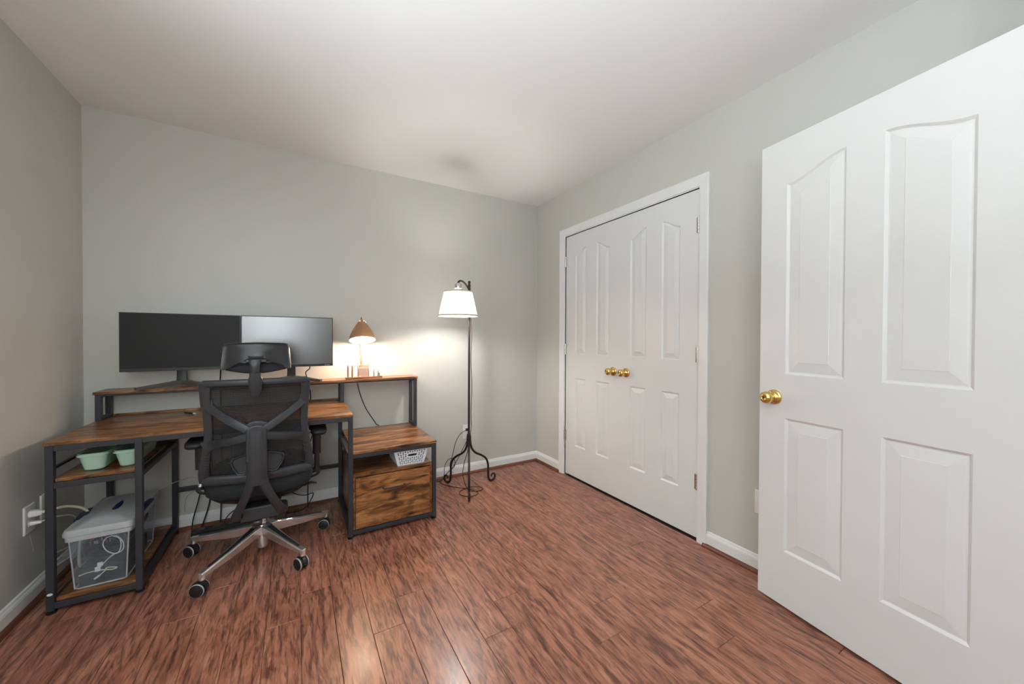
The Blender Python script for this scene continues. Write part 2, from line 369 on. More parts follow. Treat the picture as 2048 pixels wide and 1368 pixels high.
# baseboards: ogee-topped profile (offset from wall, z), and wooden shoe moulding
BPROF = [(0, 0.0), (0.013, 0.0), (0.013, 0.062), (0.011, 0.070), (0.007, 0.076), (0.005, 0.084), (0.0, 0.088)]
SPROF = [(0.013, 0.0), (0.031, 0.0), (0.029, 0.010), (0.023, 0.016), (0.013, 0.019)]
def run(name, prof, mat, fn, a, b, label, cat_):
    mb = MB().rings([[fn(a, d, z) for d, z in prof], [fn(b, d, z) for d, z in prof]])
    return setting(mk(name, mb, mat), label, cat_)
fb = lambda t, d, z: (t, -d, z)
fL = lambda t, d, z: (d, t, z)
fr = lambda t, d, z: (W-d, t, z)
run('baseboard_back', BPROF, trimm, fb, 0.0, W, 'white baseboard along the back wall', 'baseboard')
run('baseboard_left', BPROF, trimm, fL, NEAR, 0.0, 'white baseboard along the left wall', 'baseboard')
run('baseboard_right', BPROF, trimm, fr, -0.36, 0.0, 'short white baseboard between room corner and closet casing', 'baseboard')
o = run('baseboard_right', BPROF, trimm, fr, EY, -1.708, 'white baseboard between closet casing and open door', 'baseboard')
run('trim_1', SPROF, shoemx, fb, 0.0, W, 'brown wood shoe moulding along the back wall', 'moulding')
run('trim_2', SPROF, shoem, fL, NEAR, 0.0, 'brown wood shoe moulding along the left wall', 'moulding')
run('trim_3', SPROF, shoem, fr, -0.372, 0.0, 'short brown shoe moulding between room corner and closet', 'moulding')
run('trim_4', SPROF, shoem, fr, EY, -1.700, 'brown shoe moulding between closet casing and open door', 'moulding')
# closet casing: moulded profile, mitred frame
def casing(name, fn, a0, a1, zt, w, label):
    """fn(a, depth, z); opening from a0 to a1 and up to zt"""
    prof = [(0.0, 0.0), (0.0, 0.008), (0.006, 0.010), (0.012, 0.011), (w*0.55, 0.014), (w-0.008, 0.017), (w, 0.015), (w, 0.0)]
    mb = MB(); s = 1 if a1 > a0 else -1
    path = [(a0, 0, -1, 0), (a0, zt, -1, 1), (a1, zt, 1, 1), (a1, 0, 1, 0)]
    rings = [[fn(a+s*sx*o_, d, z+sz*o_) for o_, d in prof] for a, z, sx, sz in path]
    mb.rings(rings)
    return setting(mk(name, mb, trimm), label, 'casing')
fcl = lambda a, d, z: (W-d, a, z)
casing('trim_5', fcl, CY1+0.006, CY0-0.006, CZ+0.006, 0.060, 'white casing around the double closet doors')
jm = MB().box(W-0.001, W+T, CY1, CY1+0.006, 0, CZ).box(W-0.001, W+T, CY0-0.006, CY0, 0, CZ).box(W-0.001, W+T, CY0-0.006, CY1+0.006, CZ, CZ+0.006)
jm.box(W+0.045, W+0.06, CY1-0.012, CY1, 0, CZ).box(W+0.045, W+0.06, CY0, CY0+0.012, 0, CZ).box(W+0.045, W+0.06, CY0, CY1, CZ-0.012, CZ)
setting(mk('trim_6', jm, trimm), 'white jamb lining of the closet opening', 'jamb')
bk = MB().box(W+0.30, W+0.31, CY0-0.05, CY1+0.05, -0.05, H).box(W+0.1, W+0.30, CY0-0.05, CY0-0.04, -0.05, H).box(W+0.1, W+0.30, CY1+0.04, CY1+0.05, -0.05, H)
setting(mk('wall_closet', bk, wallm), 'dark closet interior behind the double doors', 'wall')
fen = lambda a, d, z: (EX-d, a, z)
casing('trim_7', fen, -2.872, -3.66, 2.035, 0.057, 'white casing beside the hinges of the open door')

# ------------------------------------------------------------------ doors
def arch(side, t):
    # height fraction along panel top: 'L' rises towards +u, 'R' falls
    s = t if side == 'L' else 1-t
    return s*s*(3-2*s)
def panel_outline(u0, u1, z0, z1, rise, side, d, n=14):
    pts = [(u0+d, z0+d), (u1-d, z0+d)]
    if rise == 0: return pts+[(u1-d, z1-d), (u0+d, z1-d)]
    for k in range(n+1):
        t = 1-k/n
        pts.append((u0+d+(u1-u0-2*d)*t, z1-rise+rise*arch(side, t)-d))
    return pts
def make_door(name, width, zb, zt, thick, panels, fn, label, bev):
    """fn(u, depth, z): depth 0 at the visible face, positive into the slab"""
    ly = 0.0075
    # visible face with panel cut-outs
    bm = bmesh.new()
    def loop(pts, dep):
        vs = [bm.verts.new((u, dep, z)) for u, z in pts]
        return [bm.edges.new((vs[i], vs[(i+1) % len(vs)])) for i in range(len(vs))]
    E_ = loop([(0, zb), (width, zb), (width, zt), (0, zt)], 0)
    for p in panels: E_ += loop(panel_outline(*p, 0.0), 0)
    bmesh.ops.triangle_fill(bm, edges=E_, use_beauty=True)
    mb = MB(); idx = {v: i for i, v in enumerate(bm.verts)}
    mb.add([fn(*v.co) for v in bm.verts], [tuple(idx[v] for v in f.verts) for f in bm.faces]); bm.free()
    # slab edges and back
    a = [fn(0, 0, zb), fn(width, 0, zb), fn(width, 0, zt), fn(0, 0, zt)]; b_ = [fn(0, thick, zb), fn(width, thick, zb), fn(width, thick, zt), fn(0, thick, zt)]
    mb.add(a+b_, [(0, 1, 5, 4), (1, 2, 6, 5), (2, 3, 7, 6), (3, 0, 4, 7), (4, 5, 6, 7)])
    root = setting(mk(name, mb, doorm), label, 'door')
    for p in panels:
        q = MB(); rings = []
        for off, dep in ((0.0, 0.0), (0.004, 0.003), (0.009, ly), (0.013, ly), (0.013+bev*0.15, ly-0.0012), (0.013+bev, 0.0022), (0.0145+bev, 0.0010)):
            rings.append([fn(u, dep, z) for u, z in panel_outline(*p, off)])
        q.rings(rings, cap=False)
        n = len(rings[0]); q.f.append(tuple(len(q.v)-n+k for k in range(n)))
        mk('door_panel', q, doorm, root)
    return root
def knob(root, c, axis, side_up=Vector((0, 0, 1))):
    """rosette and round knob pointing along axis from point c on the door face"""
    z = Vector(axis).normalized(); x = side_up.cross(z).normalized(); y = z.cross(x)
    M = Matrix((x, y, z)).transposed().to_4x4(); M.translation = c
    ros = mk('rosette', MB().lathe([(0.0, 0.0), (0.033, 0.0), (0.033, 0.004), (0.029, 0.008), (0.024, 0.010), (0.017, 0.012), (0.012, 0.020), (0.0, 0.020)], 28, M), brass, root, smooth=50)
    mk('knob', MB().lathe([(0.0, 0.018), (0.011, 0.018), (0.0105, 0.030), (0.017, 0.034), (0.024, 0.042), (0.0265, 0.052), (0.0245, 0.062), (0.018, 0.068), (0.011, 0.070), (0.009, 0.0685), (0.0, 0.0685)], 28, M), brass, ros, smooth=50)
LW = 0.6075
pan_c = lambda s: [(0.122, 0.252, 0.272, 0.842, 0.0, 'L'), (0.372, 0.508, 0.272, 0.842, 0.0, 'R'), (0.122, 0.252, 1.043, 1.918, 0.055, 'L'), (0.372, 0.508, 1.043, 1.918, 0.055, 'R')]
f1 = lambda u, d, z: (W+0.006+d, CY1-0.003-u, z)
d1 = make_door('door_1', LW, 0.014, CZ-0.004, 0.034, pan_c(0), f1, 'left leaf of the white double closet doors', 0.026)
f2 = lambda u, d, z: (W+0.006+d, CY0+0.003+u, z)
d2 = make_door('door_2', LW, 0.014, CZ-0.004, 0.034, pan_c(0), f2, 'right leaf of the white double closet doors nearest the open door', 0.026)
knob(d1, Vector((W+0.006, -0.985, 0.932)), (-1, 0, 0)); knob(d2, Vector((W+0.006, -1.108, 0.932)), (-1, 0, 0))
def hinge(root, x, y, z):
    mb = MB().lathe([(0, -0.045), (0.0055, -0.045), (0.0055, 0.045), (0, 0.045)], 12, Matrix.Translation((x, y, z)))
    for k in (-0.028, -0.010, 0.008, 0.026): mb.lathe([(0.0058, k-0.001), (0.0066, k), (0.0058, k+0.001)], 12, Matrix.Translation((x, y, z)))
    mb.box(x+0.002, x+0.007, y-0.014, y+0.014, z-0.044, z+0.044)
    mk('hinge', mb, nickel, root, smooth=40)
for z in (1.832, 1.081, 0.342):
    hinge(d1, W-0.002, CY1-0.002, z); hinge(d2, W-0.002, CY0+0.002, z)
# entry door, swung wide open towards the right wall
DA = Vector((2.856, -2.060, 0)); DD = Vector((2.729, -2.822, 0))-DA; DWid = DD.length; DD.normalize(); DN = Vector((-DD.y, DD.x, 0))
if DN.x < 0: DN = -DN      # into the slab (towards the right wall)
f3 = lambda u, d, z: tuple(DA+DD*u+DN*d+Vector((0, 0, z)))
pe = [(0.110, 0.322, 0.250, 0.832, 0.0, 'L'), (0.434, 0.646, 0.250, 0.832, 0.0, 'R'), (0.110, 0.322, 1.022, 1.902, 0.060, 'L'), (0.434, 0.646, 1.022, 1.902, 0.060, 'R')]
d3 = make_door('door_3', DWid, 0.012, 2.040, 0.035, pe, f3, 'open white four-panel interior door at the right with one brass knob', 0.038)
knob(d3, DA+DD*0.066+Vector((0, 0, 0.917)), -DN)
mk('latch_plate', MB().prism([(0.008, 0.885), (0.027, 0.885), (0.027, 0.945), (0.008, 0.945)], lambda d, z: tuple(DA+DD*0.0003+DN*d+Vector((0, 0, z))), lambda d, z: tuple(DA-DD*0.001+DN*d+Vector((0, 0, z)))), brass, d3)
for z in (1.83, 1.05, 0.27):
    M = Matrix.Translation(DA+DD*(DWid+0.004)+DN*0.0+Vector((0, 0, z)))
    mk('hinge', MB().lathe([(0, -0.045), (0.006, -0.045), (0.006, 0.045), (0, 0.045)], 12, M), nickel, d3, smooth=40)

# ------------------------------------------------------------------ wall outlets
def outlet(name, fn, label, duplex=True):
    """fn(a, d, z): a along wall, d out of wall"""
    root = thing(name, fn(0, 0, 0), label, 'outlet')
    pl = MB().rings([[fn(a*s, d, z*s2) for a, z in ((-0.037, -0.06), (0.037, -0.06), (0.037, 0.06), (-0.037, 0.06))] for d, s, s2 in ((0.0, 1, 1), (0.0035, 1, 1), (0.006, 0.93, 0.955))])
    p = mk('cover_plate', pl, platem, root)
    if duplex:
        for zc in (-0.021, 0.021):
            mk('socket', MB().rings([[fn(0.0165*math.cos(q)*1.0, d, zc+max(-0.0125, min(0.0125, 0.0165*math.sin(q)))) for q in [2*PI*k/16 for k in range(16)]] for d in (0.005, 0.0075)]), platem, root)
    return root
outlet('wall_outlet', lambda a, d, z: (2.285+a, -d, 0.364+z), 'white wall outlet behind the floor lamp pole')
outlet('wall_outlet', lambda a, d, z: (d, -0.497+a, 0.377+z), 'white wall outlet on the left wall with a thick plug in it')
outlet('wall_plate', lambda a, d, z: (d, -0.375+a, 0.385+z), 'white blank wall plate partly hidden by the desk leg', duplex=False)
outlet('wall_outlet', lambda a, d, z: (W-d, -2.003+a, 0.354+z), 'white wall outlet half hidden behind the open door')

# ------------------------------------------------------------------ desk
FY, BY = -0.635, -0.030      # desk front and rear
DZ = 0.728
desk = thing('computer_desk', (0.95, -0.33, 0), 'rustic brown wood and black steel computer desk with hutch shelf and drawer unit', 'desk')
TB = 0.025
def tbar(x0, x1, y0, y1, z0, z1, name='frame_bar'): return box(name, x0, x1, y0, y1, z0, z1, steel, desk, 0.002)
# boards
box('desktop', 0.097, 1.297, FY, BY, DZ-0.014, DZ, rust, desk, 0.0012)
box('side_shelf', 0.128, 0.374, FY+0.012, BY-0.012, 0.556, 0.570, rust, desk, 0.001)
box('bottom_shelf', 0.128, 0.374, FY+0.012, BY-0.012, 0.046, 0.060, rust, desk, 0.001)
box('hutch_board', 0.092, 1.286, -0.178, -0.018, 0.868, 0.882, rust, desk, 0.001)
box('hutch_board', 1.288, 1.808, -0.178, -0.018, 0.868, 0.882, rust, desk, 0.001)
cabtop = box('cabinet_top', 1.298, 1.800, FY, BY, 0.492, 0.506, rust, desk, 0.001)
# legs (front and rear) of shelf rack, knee space and drawer unit
def leg(x, y, zt):
    l = box('leg', x, x+TB, y, y+TB, 0.012, zt, steel, desk, 0.002)
    mk('foot', MB().lathe([(0, 0), (0.016, 0), (0.017, 0.006), (0.009, 0.008), (0.009, 0.013), (0, 0.013)], 16, Matrix.Translation((x+TB/2, y+TB/2, 0))), blackm, l, smooth=40)
    return l
RY = BY-TB
l1 = leg(0.101, FY+0.002, DZ-0.0145)
for x, zt in ((0.375, DZ-0.0145), (1.2715, DZ-0.0145), (1.773, 0.4915)): leg(x, FY+0.002, zt)
for x, zt in ((0.101, DZ-0.0145), (0.375, DZ-0.0145), (1.2715, DZ-0.0145), (1.773, 0.4915)): leg(x, RY, zt)
mk('sticker', MB().lathe([(0, 0), (0.0085, 0), (0.0085, 0.0006), (0, 0.0006)], 20, Matrix.Translation((0.1135, FY+0.0019, 0.085)) @ Matrix.Rotation(PI/2, 4, 'X') @ Matrix.Diagonal((1, 0.65, 1, 1))), platem, l1)
zt = DZ-0.0145
tbar(0.1262, 0.3748, FY+0.002, FY+0.002+TB, zt-TB, zt); tbar(0.1262, 0.3748, RY, RY+TB, zt-TB, zt)
tbar(0.4002, 1.2713, FY+0.002, FY+0.002+TB, zt-TB, zt); tbar(0.4002, 1.2713, RY, RY+TB, zt-TB, zt)
for x in (0.101, 0.375, 1.2715): tbar(x, x+TB, FY+0.0271, RY, zt-TB, zt)
for z in (0.5555, 0.0455):        # shelf frames
    tbar(0.126, 0.375, FY+0.002, FY+0.027, z-TB, z); tbar(0.126, 0.375, RY, RY+TB, z-TB, z)
    for x in (0.101, 0.375): tbar(x, x+TB, FY+0.0271, RY, z-TB, z)
tbar(0.101, 0.113, FY+0.0271, RY, 0.60, 0.612)
tbar(0.400, 1.2715, RY+0.002, RY+TB-0.002, 0.246, 0.270, 'cross_bar')
# drawer unit frame
tbar(1.2966, 1.773, FY+0.002, FY+0.027, 0.4665, 0.4915); tbar(1.2966, 1.773, RY, RY+TB, 0.4665, 0.4915)
tbar(1.773, 1.798, FY+0.0271, RY, 0.4665, 0.4915); tbar(1.2715, 1.2965, FY+0.0271, RY, 0.4665, 0.4915)
tbar(1.2966, 1.773, FY+0.002, FY+0.027, 0.019, 0.042); tbar(1.773, 1.798, FY+0.0271, RY, 0.019, 0.042); tbar(1.2715, 1.2965, FY+0.0271, RY, 0.019, 0.042); tbar(1.2966, 1.773, RY, RY+TB, 0.019, 0.042)
box('drawer_case', 1.2975, 1.772, FY+0.010, RY-0.004, 0.352, 0.367, rust, desk, 0.001)
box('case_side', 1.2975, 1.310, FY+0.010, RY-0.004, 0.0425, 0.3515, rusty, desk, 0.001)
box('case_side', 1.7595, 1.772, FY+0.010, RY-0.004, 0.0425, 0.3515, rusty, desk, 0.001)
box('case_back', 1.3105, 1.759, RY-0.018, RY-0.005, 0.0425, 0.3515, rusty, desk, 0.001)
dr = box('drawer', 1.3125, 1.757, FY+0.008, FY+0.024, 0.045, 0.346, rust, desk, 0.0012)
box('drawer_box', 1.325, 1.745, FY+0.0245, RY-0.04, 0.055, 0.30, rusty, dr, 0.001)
hb = MB().sweep(cat([(1.466, FY+0.008, 0.262), (1.468, FY-0.012, 0.262), (1.49, FY-0.018, 0.263), (1.53, FY-0.019, 0.263), (1.57, FY-0.018, 0.263), (1.592, FY-0.012, 0.262), (1.594, FY+0.008, 0.262)], 4), 0.010, 0.006, Vector((0, 0, 1)), 10)
mk('handle', hb, steel, dr, smooth=40)
# hutch posts: rectangular end frames
def hutch_frame(x, zb):
    f = MB().box(x, x+0.024, -0.172, -0.148, zb, 0.8675).box(x, x+0.024, -0.048, -0.024, zb, 0.8675).box(x, x+0.024, -0.148, -0.048, zb, zb+0.018).box(x, x+0.024, -0.148, -0.048, 0.8495, 0.8675)
    mk('hutch_post', f, steel, desk, 0.0015)
hutch_frame(0.098, DZ+0.0003); hutch_frame(1.2725, DZ+0.0003); hutch_frame(1.779, 0.5063)
tbar(0.1225, 1.272, -0.170, -0.158, 0.857, 0.8675); tbar(0.1225, 1.272, -0.040, -0.028, 0.857, 0.8675); tbar(1.297, 1.7785, -0.170, -0.158, 0.857, 0.8675); tbar(1.297, 1.7785, -0.040, -0.028, 0.857, 0.8675)
# rear lip strip between hutch posts on the desktop
box('rear_lip', 0.1225, 1.272, -0.030, -0.020, DZ+0.0003, DZ+0.012, rust, desk, 0.001)

# ------------------------------------------------------------------ monitors
SZ = 0.8823     # top of hutch board
def monitor(name, xc, yc, w, h, zb, rz, scr, label, px):
    t = thing(name, (xc, yc, SZ), label, 'monitor')
    R = Matrix.Translation((xc, yc, 0)) @ Matrix.Rotation(rz, 4, 'Z')
    def tr(mb): mb.v = [tuple(R @ Vector(v)) for v in mb.v]; return mb
    a = 0.004
    mk('housing', tr(MB().box(-w/2, w/2, 0.0, 0.018, zb, zb+h).box(-w*0.32, w*0.32, 0.018, 0.040, zb+0.05, zb+h-0.07)), bezel, t, 0.002)
    mk('bezel', tr(MB().box(-w/2, -w/2+a, -0.003, 0.0, zb, zb+h).box(w/2-a, w/2, -0.003, 0, zb, zb+h).box(-w/2+a, w/2-a, -0.003, 0, zb+h-a, zb+h).box(-w/2+a, w/2-a, -0.0045, 0, zb, zb+0.016)), bezel, t, 0.0007)
    mk('screen', tr(MB().box(-w/2+a, w/2-a, -0.0018, 0.0, zb+0.016, zb+h-a)), scr, t)
    # stand: leaning post and V-shaped foot
    mk('stand_post', MB().sweep([(px, yc+0.055, SZ+0.012), (px, yc+0.060, SZ+0.06), (px, yc+0.052, zb+0.10)], [0.052, 0.048, 0.044], 0.014, Vector((0, 1, 0)), 12), bezel, t, smooth=40)
    for s in (-1, 1):
        pts = [(px, yc+0.062, SZ+0.024), (px+s*0.03, yc+0.050, SZ+0.0225), (px+s*0.168, yc-0.060, SZ+0.0085)]
        mk('stand_foot', MB().sweep(pts, [0.036, 0.032, 0.022], [0.030, 0.027, 0.016], Vector((0, 0, 1)), 12, 8), standm, t, smooth=35)
    return t
ml = monitor('monitor', 0.452, -0.150, 0.532, 0.325, 0.982, math.radians(0.6), screenm, 'black matt flat monitor at the left end of the desk', 0.432)
mr_ = monitor('monitor', 0.974, -0.156, 0.508, 0.325, 0.982, math.radians(-0.6), screeng, 'glossy black monitor reflecting daylight, beside the copper lamp', 0.985)
for k in range(5): mk('logo', MB().box(1.178+k*0.0065, 1.1825+k*0.0065, -0.1675, -0.1655, 0.9885, 0.9925), greyrim, mr_)
# ------------------------------------------------------------------ copper desk lamp
lx, ly_ = 1.419, -0.146
lamp = thing('desk_lamp', (lx, -0.055, SZ), 'lit copper dome desk lamp on the hutch shelf', 'lamp')
mk('base', MB().lathe([(0, 0), (0.048, 0), (0.050, 0.004), (0.046, 0.010), (0.012, 0.014), (0, 0.014)], 32, Matrix.Translation((lx, -0.068, SZ))), copper, lamp, smooth=40)
mk('pole', MB().tube(cat([(lx+0.004, -0.068, SZ+0.012), (lx+0.004, -0.068, SZ+0.12), (lx+0.003, -0.066, SZ+0.22), (lx+0.002, -0.070, SZ+0.30), (lx, -0.085, SZ+0.345), (lx, -0.104, SZ+0.365)], 5), 0.0058, 12), copper, lamp, smooth=60)
MS = Matrix.Translation((lx, ly_, 1.158)) @ Matrix.Rotation(math.radians(-18), 4, 'X')
dome = []
for k in range(15):
    t = k/14; a = t*PI/2
    dome.append((0.0875*(1-0.93*t**1.55), 0.158*t))
sh = mk('shade', MB().lathe(dome, 40, MS), copper, lamp, smooth=60)
mk('shade_lining', MB().lathe([(r-0.0022, z-0.001) for r, z in dome[:-1]], 40, MS), shadein, sh, smooth=60)
mk('rim', MB().lathe([(0.0875, 0), (0.0885, -0.0015), (0.0865, -0.003), (0.0853, -0.001)], 40, MS), copper, sh, smooth=60)
mk('finial', MB().lathe([(0, 0.155), (0.006, 0.155), (0.0055, 0.160), (0.003, 0.163), (0.003, 0.171), (0, 0.172)], 12, MS), bezel, sh, smooth=40)
for q in (-0.55, 0.45, 1.6, 2.7, 3.8):
    a = -PI/2+q
    Mv = MS @ Matrix.Translation((0.0262*math.cos(a), 0.0262*math.sin(a), 0.1335)) @ Matrix.Rotation(a, 4, 'Z') @ Matrix.Rotation(math.radians(58), 4, 'Y')
    mk('vent', MB().lathe([(0, 0.0008), (0.0045, 0.0008), (0.0045, 0.0030), (0, 0.0030)], 12, Mv @ Matrix.Diagonal((1.1, 0.6, 1, 1))), emis('vent_glow', (1, 0.78, 0.5), 2.0) if 'vent_glow' not in MATS else MATS['vent_glow'], sh)
mk('bulb', MB().lathe([(0.0, -0.032), (0.008, -0.030), (0.014, -0.022), (0.0155, -0.012), (0.014, -0.002), (0.010, 0.010), (0.009, 0.050), (0.0, 0.050)], 24, MS), bulb1, lamp, smooth=60)
mk('socket', MB().lathe([(0.0, 0.050), (0.015, 0.050), (0.016, 0.110), (0.0, 0.110)], 20, MS), bezel, lamp, smooth=40)
mk('cord', MB().tube(cat([(1.405, -0.022, SZ+0.006), (1.402, -0.012, SZ-0.010), (1.410, -0.012, 0.80), (1.440, -0.010, 0.70), (1.475, -0.010, 0.62), (1.535, -0.012, 0.52), (1.56, -0.012, 0.46), (1.56, -0.012, 0.05)], 5), 0.0032, 8), cordb, lamp, smooth=60)

# ------------------------------------------------------------------ desk organiser with letter rack and small ornaments
tr0 = (1.430, -0.122)
box_t = thing('organizer_tray', (tr0[0], tr0[1], SZ), 'small wooden organiser tray with a wire letter rack below the copper lamp', 'organizer')
box('tray_base', 1.308, 1.552, -0.160, -0.118, SZ, SZ+0.013, traym, box_t, 0.002)
rk = MB()
def wt(*pts, r=0.0016): rk.tube(pts, r, 6)
X0, X1 = 1.392, 1.462
zb_ = SZ+0.014
for y, h in ((-0.150, 0.052), (-0.140, 0.078), (-0.128, 0.098), (-0.120, 0.114)):
    wt((X0, y, zb_), (X0, y+0.003, zb_+h), (X1, y+0.003, zb_+h), (X1, y, zb_), r=0.0019)
for x in (X0, X1): wt((x, -0.152, zb_+0.002), (x, -0.118, zb_+0.002)); wt((x, -0.147, zb_+0.052), (x, -0.117, zb_+0.114))
wt((X0, -0.152, zb_+0.002), (X1, -0.152, zb_+0.002))
mk('letter_rack', rk, wire, box_t, smooth=60)
def onto(name, loc, label, cat_, g=None): return thing(name, loc, label, cat_, g)
t = onto('card_stack', (1.427, -0.145, zb_), 'stack of kraft cards held in the wire letter rack', 'cards')
box('cards', X0+0.003, X1-0.003, -0.1485, -0.1415, zb_, zb_+0.062, cardm, t, 0.001)
box('rear_card', X0+0.006, X1-0.006, -0.1375, -0.1305, zb_, zb_+0.086, cardm, t, 0.001)
for k, (x, h, m_, lab) in enumerate(((1.325, 0.088, wire, 'copper pen standing at the left end of the organiser tray'), (1.353, 0.086, copper, 'copper pen standing between the end pen and the letter rack'))):
    t = onto('pen', (x, -0.139, zb_), lab, 'pen', 'pens on the organiser tray')
    b0 = mk('barrel', MB().lathe([(0, 0), (0.0052, 0), (0.0058, 0.004), (0.0058, h*0.82), (0.0045, h*0.90), (0, h*0.90)], 14, Matrix.Translation((x, -0.139, SZ+0.0132))), m_, t, smooth=40)
    mk('clip', MB().box(x-0.0012, x+0.0012, -0.1465, -0.1450, SZ+0.05, SZ+0.013+h*0.86).box(x-0.0012, x+0.0012, -0.1465, -0.140, SZ+0.013+h*0.86, SZ+0.013+h*0.88), wire, t, 0.0004)
    mk('tip', MB().lathe([(0.0045, h*0.90), (0.0030, h*0.96), (0.0008, h), (0, h)], 12, Matrix.Translation((x, -0.139, SZ+0.0132))), wire, t, smooth=40)
for x, h, lab in ((1.497, 0.066, 'slim silver pointed tower ornament near the letter rack'), (1.527, 0.064, 'silver pointed tower ornament at the right end of the tray')):
    t = onto('tower_ornament', (x, -0.139, SZ+0.0132), lab, 'ornament', 'tower ornaments on the organiser tray')
    w = 0.0065
    def sq(hw, z): return [(x-hw, -0.139-hw, SZ+0.0132+z), (x+hw, -0.139-hw, SZ+0.0132+z), (x+hw, -0.139+hw, SZ+0.0132+z), (x-hw, -0.139+hw, SZ+0.0132+z)]
    mk('tower', MB().rings([sq(w, 0), sq(w, 0.006), sq(w*0.8, 0.007), sq(w*0.62, h*0.55), sq(w*0.42, h*0.62), sq(0.0006, h)]), silv, t)
    mk('plinth', MB().box(x-0.0085, x+0.0085, -0.1475, -0.1305, SZ+0.0131, SZ+0.0175), silv, t, 0.0006)
t = onto('block_ornament', (1.5275, -0.1565, SZ+0.0132), 'tiny grey stone block in front of the right tower ornament', 'ornament')
box('block', 1.519, 1.536, -0.1585, -0.1485, SZ+0.0133, SZ+0.036, silv, t, 0.001)
box('cap', 1.5182, 1.5368, -0.1592, -0.1482, SZ+0.0361, SZ+0.039, silv, t, 0.0005)

# ------------------------------------------------------------------ floor lamp
px_, py_ = 2.178, -0.292
fl_ = thing('floor_lamp', (px_, py_, 0), 'black wrought iron floor lamp with a lit cream shade by the back wall', 'lamp')
mk('pole', MB().tube([(px_, py_, 0.33), (px_, py_, 1.0), (px_, py_, 1.575)], 0.0085, 14), iron, fl_, smooth=60)
fin = []
for k in range(25):
    t = k/24; fin.append((0.0075+0.0045*abs(math.sin(t*PI*3.0))*(1-0.3*t) if t < 0.97 else 0.002, 1.545+0.075*t))
mk('finial', MB().lathe([(0.0, 1.545)]+fin+[(0, 1.622)], 14, Matrix.Translation((px_, py_, 0))), iron, fl_, smooth=60)
mk('collar', MB().lathe([(0, 0.425), (0.013, 0.425), (0.0165, 0.415), (0.0165, 0.345), (0.013, 0.325), (0, 0.325)], 16, Matrix.Translation((px_, py_, 0))), iron, fl_, smooth=40)
feet = [(2.402, -0.262), (2.062, -0.115), (2.083, -0.515)]
for fx, fy in feet:
    d = Vector((fx-px_, fy-py_, 0)); R_ = d.length; d.normalize()
    prof = [(0.012, 0.40), (0.016, 0.345), (0.030, 0.300), (0.065, 0.262), (0.115, 0.235), (0.158, 0.200), (0.178, 0.150), (0.180, 0.085), (0.182, 0.045), (0.192, 0.018), (0.213, 0.0085), (0.236, 0.016), (0.246, 0.036), (0.240, 0.056), (0.224, 0.062), (0.213, 0.052), (0.214, 0.040)]
    k_ = R_/0.222
    pts = cat([(px_+d.x*r*(1+(k_-1)*min(1, r/0.15)), py_+d.y*r*(1+(k_-1)*min(1, r/0.15)), z) for r, z in prof], 4)
    rr = [0.0085]*len(pts)
    for i in range(len(pts)-16, len(pts)): rr[i] = 0.0085-0.003*(i-len(pts)+16)/16
    mk('leg', MB().tube(pts, rr, 10), iron, fl_, smooth=60)
sx_, sy_ = 2.030, -0.430
dv = Vector((sx_-px_, sy_-py_, 0)).normalized()
AR = lambda r, z: (px_+dv.x*r*(1.0 if r < 0.03 else 1+0.6*min(1, (r-0.03)/0.08)), py_+dv.y*r*(1.0 if r < 0.03 else 1+0.6*min(1, (r-0.03)/0.08)), z)
mk('arm', MB().tube(cat([AR(-0.002, 1.36), AR(-0.022, 1.40), AR(-0.030, 1.45), AR(-0.022, 1.51), AR(0.0, 1.548), AR(0.030, 1.566), AR(0.060, 1.584), AR(0.088, 1.596), AR(0.110, 1.592), AR(0.1265, 1.575), AR(0.1265, 1.560)], 5), [0.0075]*51, 10), iron, fl_, smooth=60)
mk('arm_scroll', MB().tube(cat([AR(0.0, 1.40), AR(0.014, 1.41), AR(0.024, 1.44), AR(0.02, 1.49), AR(0.004, 1.53)], 5), 0.005, 8), iron, fl_, smooth=60)
MSH = Matrix.Translation((sx_, sy_, 0))
mk('socket_cup', MB().lathe([(0, 1.573), (0.016, 1.573), (0.026, 1.562), (0.027, 1.535), (0.018, 1.53), (0.018, 1.45), (0, 1.45)], 20, MSH), nickel, fl_, smooth=40)
SB, ST, RB, RT = 1.332, 1.514, 0.141, 0.100
shd = mk('shade', MB().lathe([(RB, SB), (RB-(RB-RT)*0.5, (SB+ST)/2), (RT, ST)], 56, MSH), shadef, fl_, smooth=60)
mk('shade_trim', MB().lathe([(RB+0.0005, SB+0.010), (RB+0.002, SB+0.010), (RB+0.0028, SB), (RB-0.001, SB-0.001)], 56, MSH), shadet, shd, smooth=40)
mk('shade_trim', MB().lathe([(RT-0.001, ST+0.001), (RT+0.002, ST), (RT+0.003, ST-0.009), (RT+0.0015, ST-0.009)], 56, MSH), shadet, shd, smooth=40)
sp = MB()
for k in range(3):
    a = k*2*PI/3+0.4; sp.tube([(sx_+0.017*math.cos(a), sy_+0.017*math.sin(a), 1.531), (sx_+(RT-0.001)*math.cos(a), sy_+(RT-0.001)*math.sin(a), 1.525)], 0.0018, 6)
mk('shade_spider', sp, nickel, fl_)
mk('bulb', MB().lathe([(0.0, 1.358), (0.014, 1.361), (0.025, 1.372), (0.029, 1.388), (0.025, 1.408), (0.016, 1.428), (0.0135, 1.45), (0, 1.45)], 24, MSH), bulb2, fl_, smooth=60)
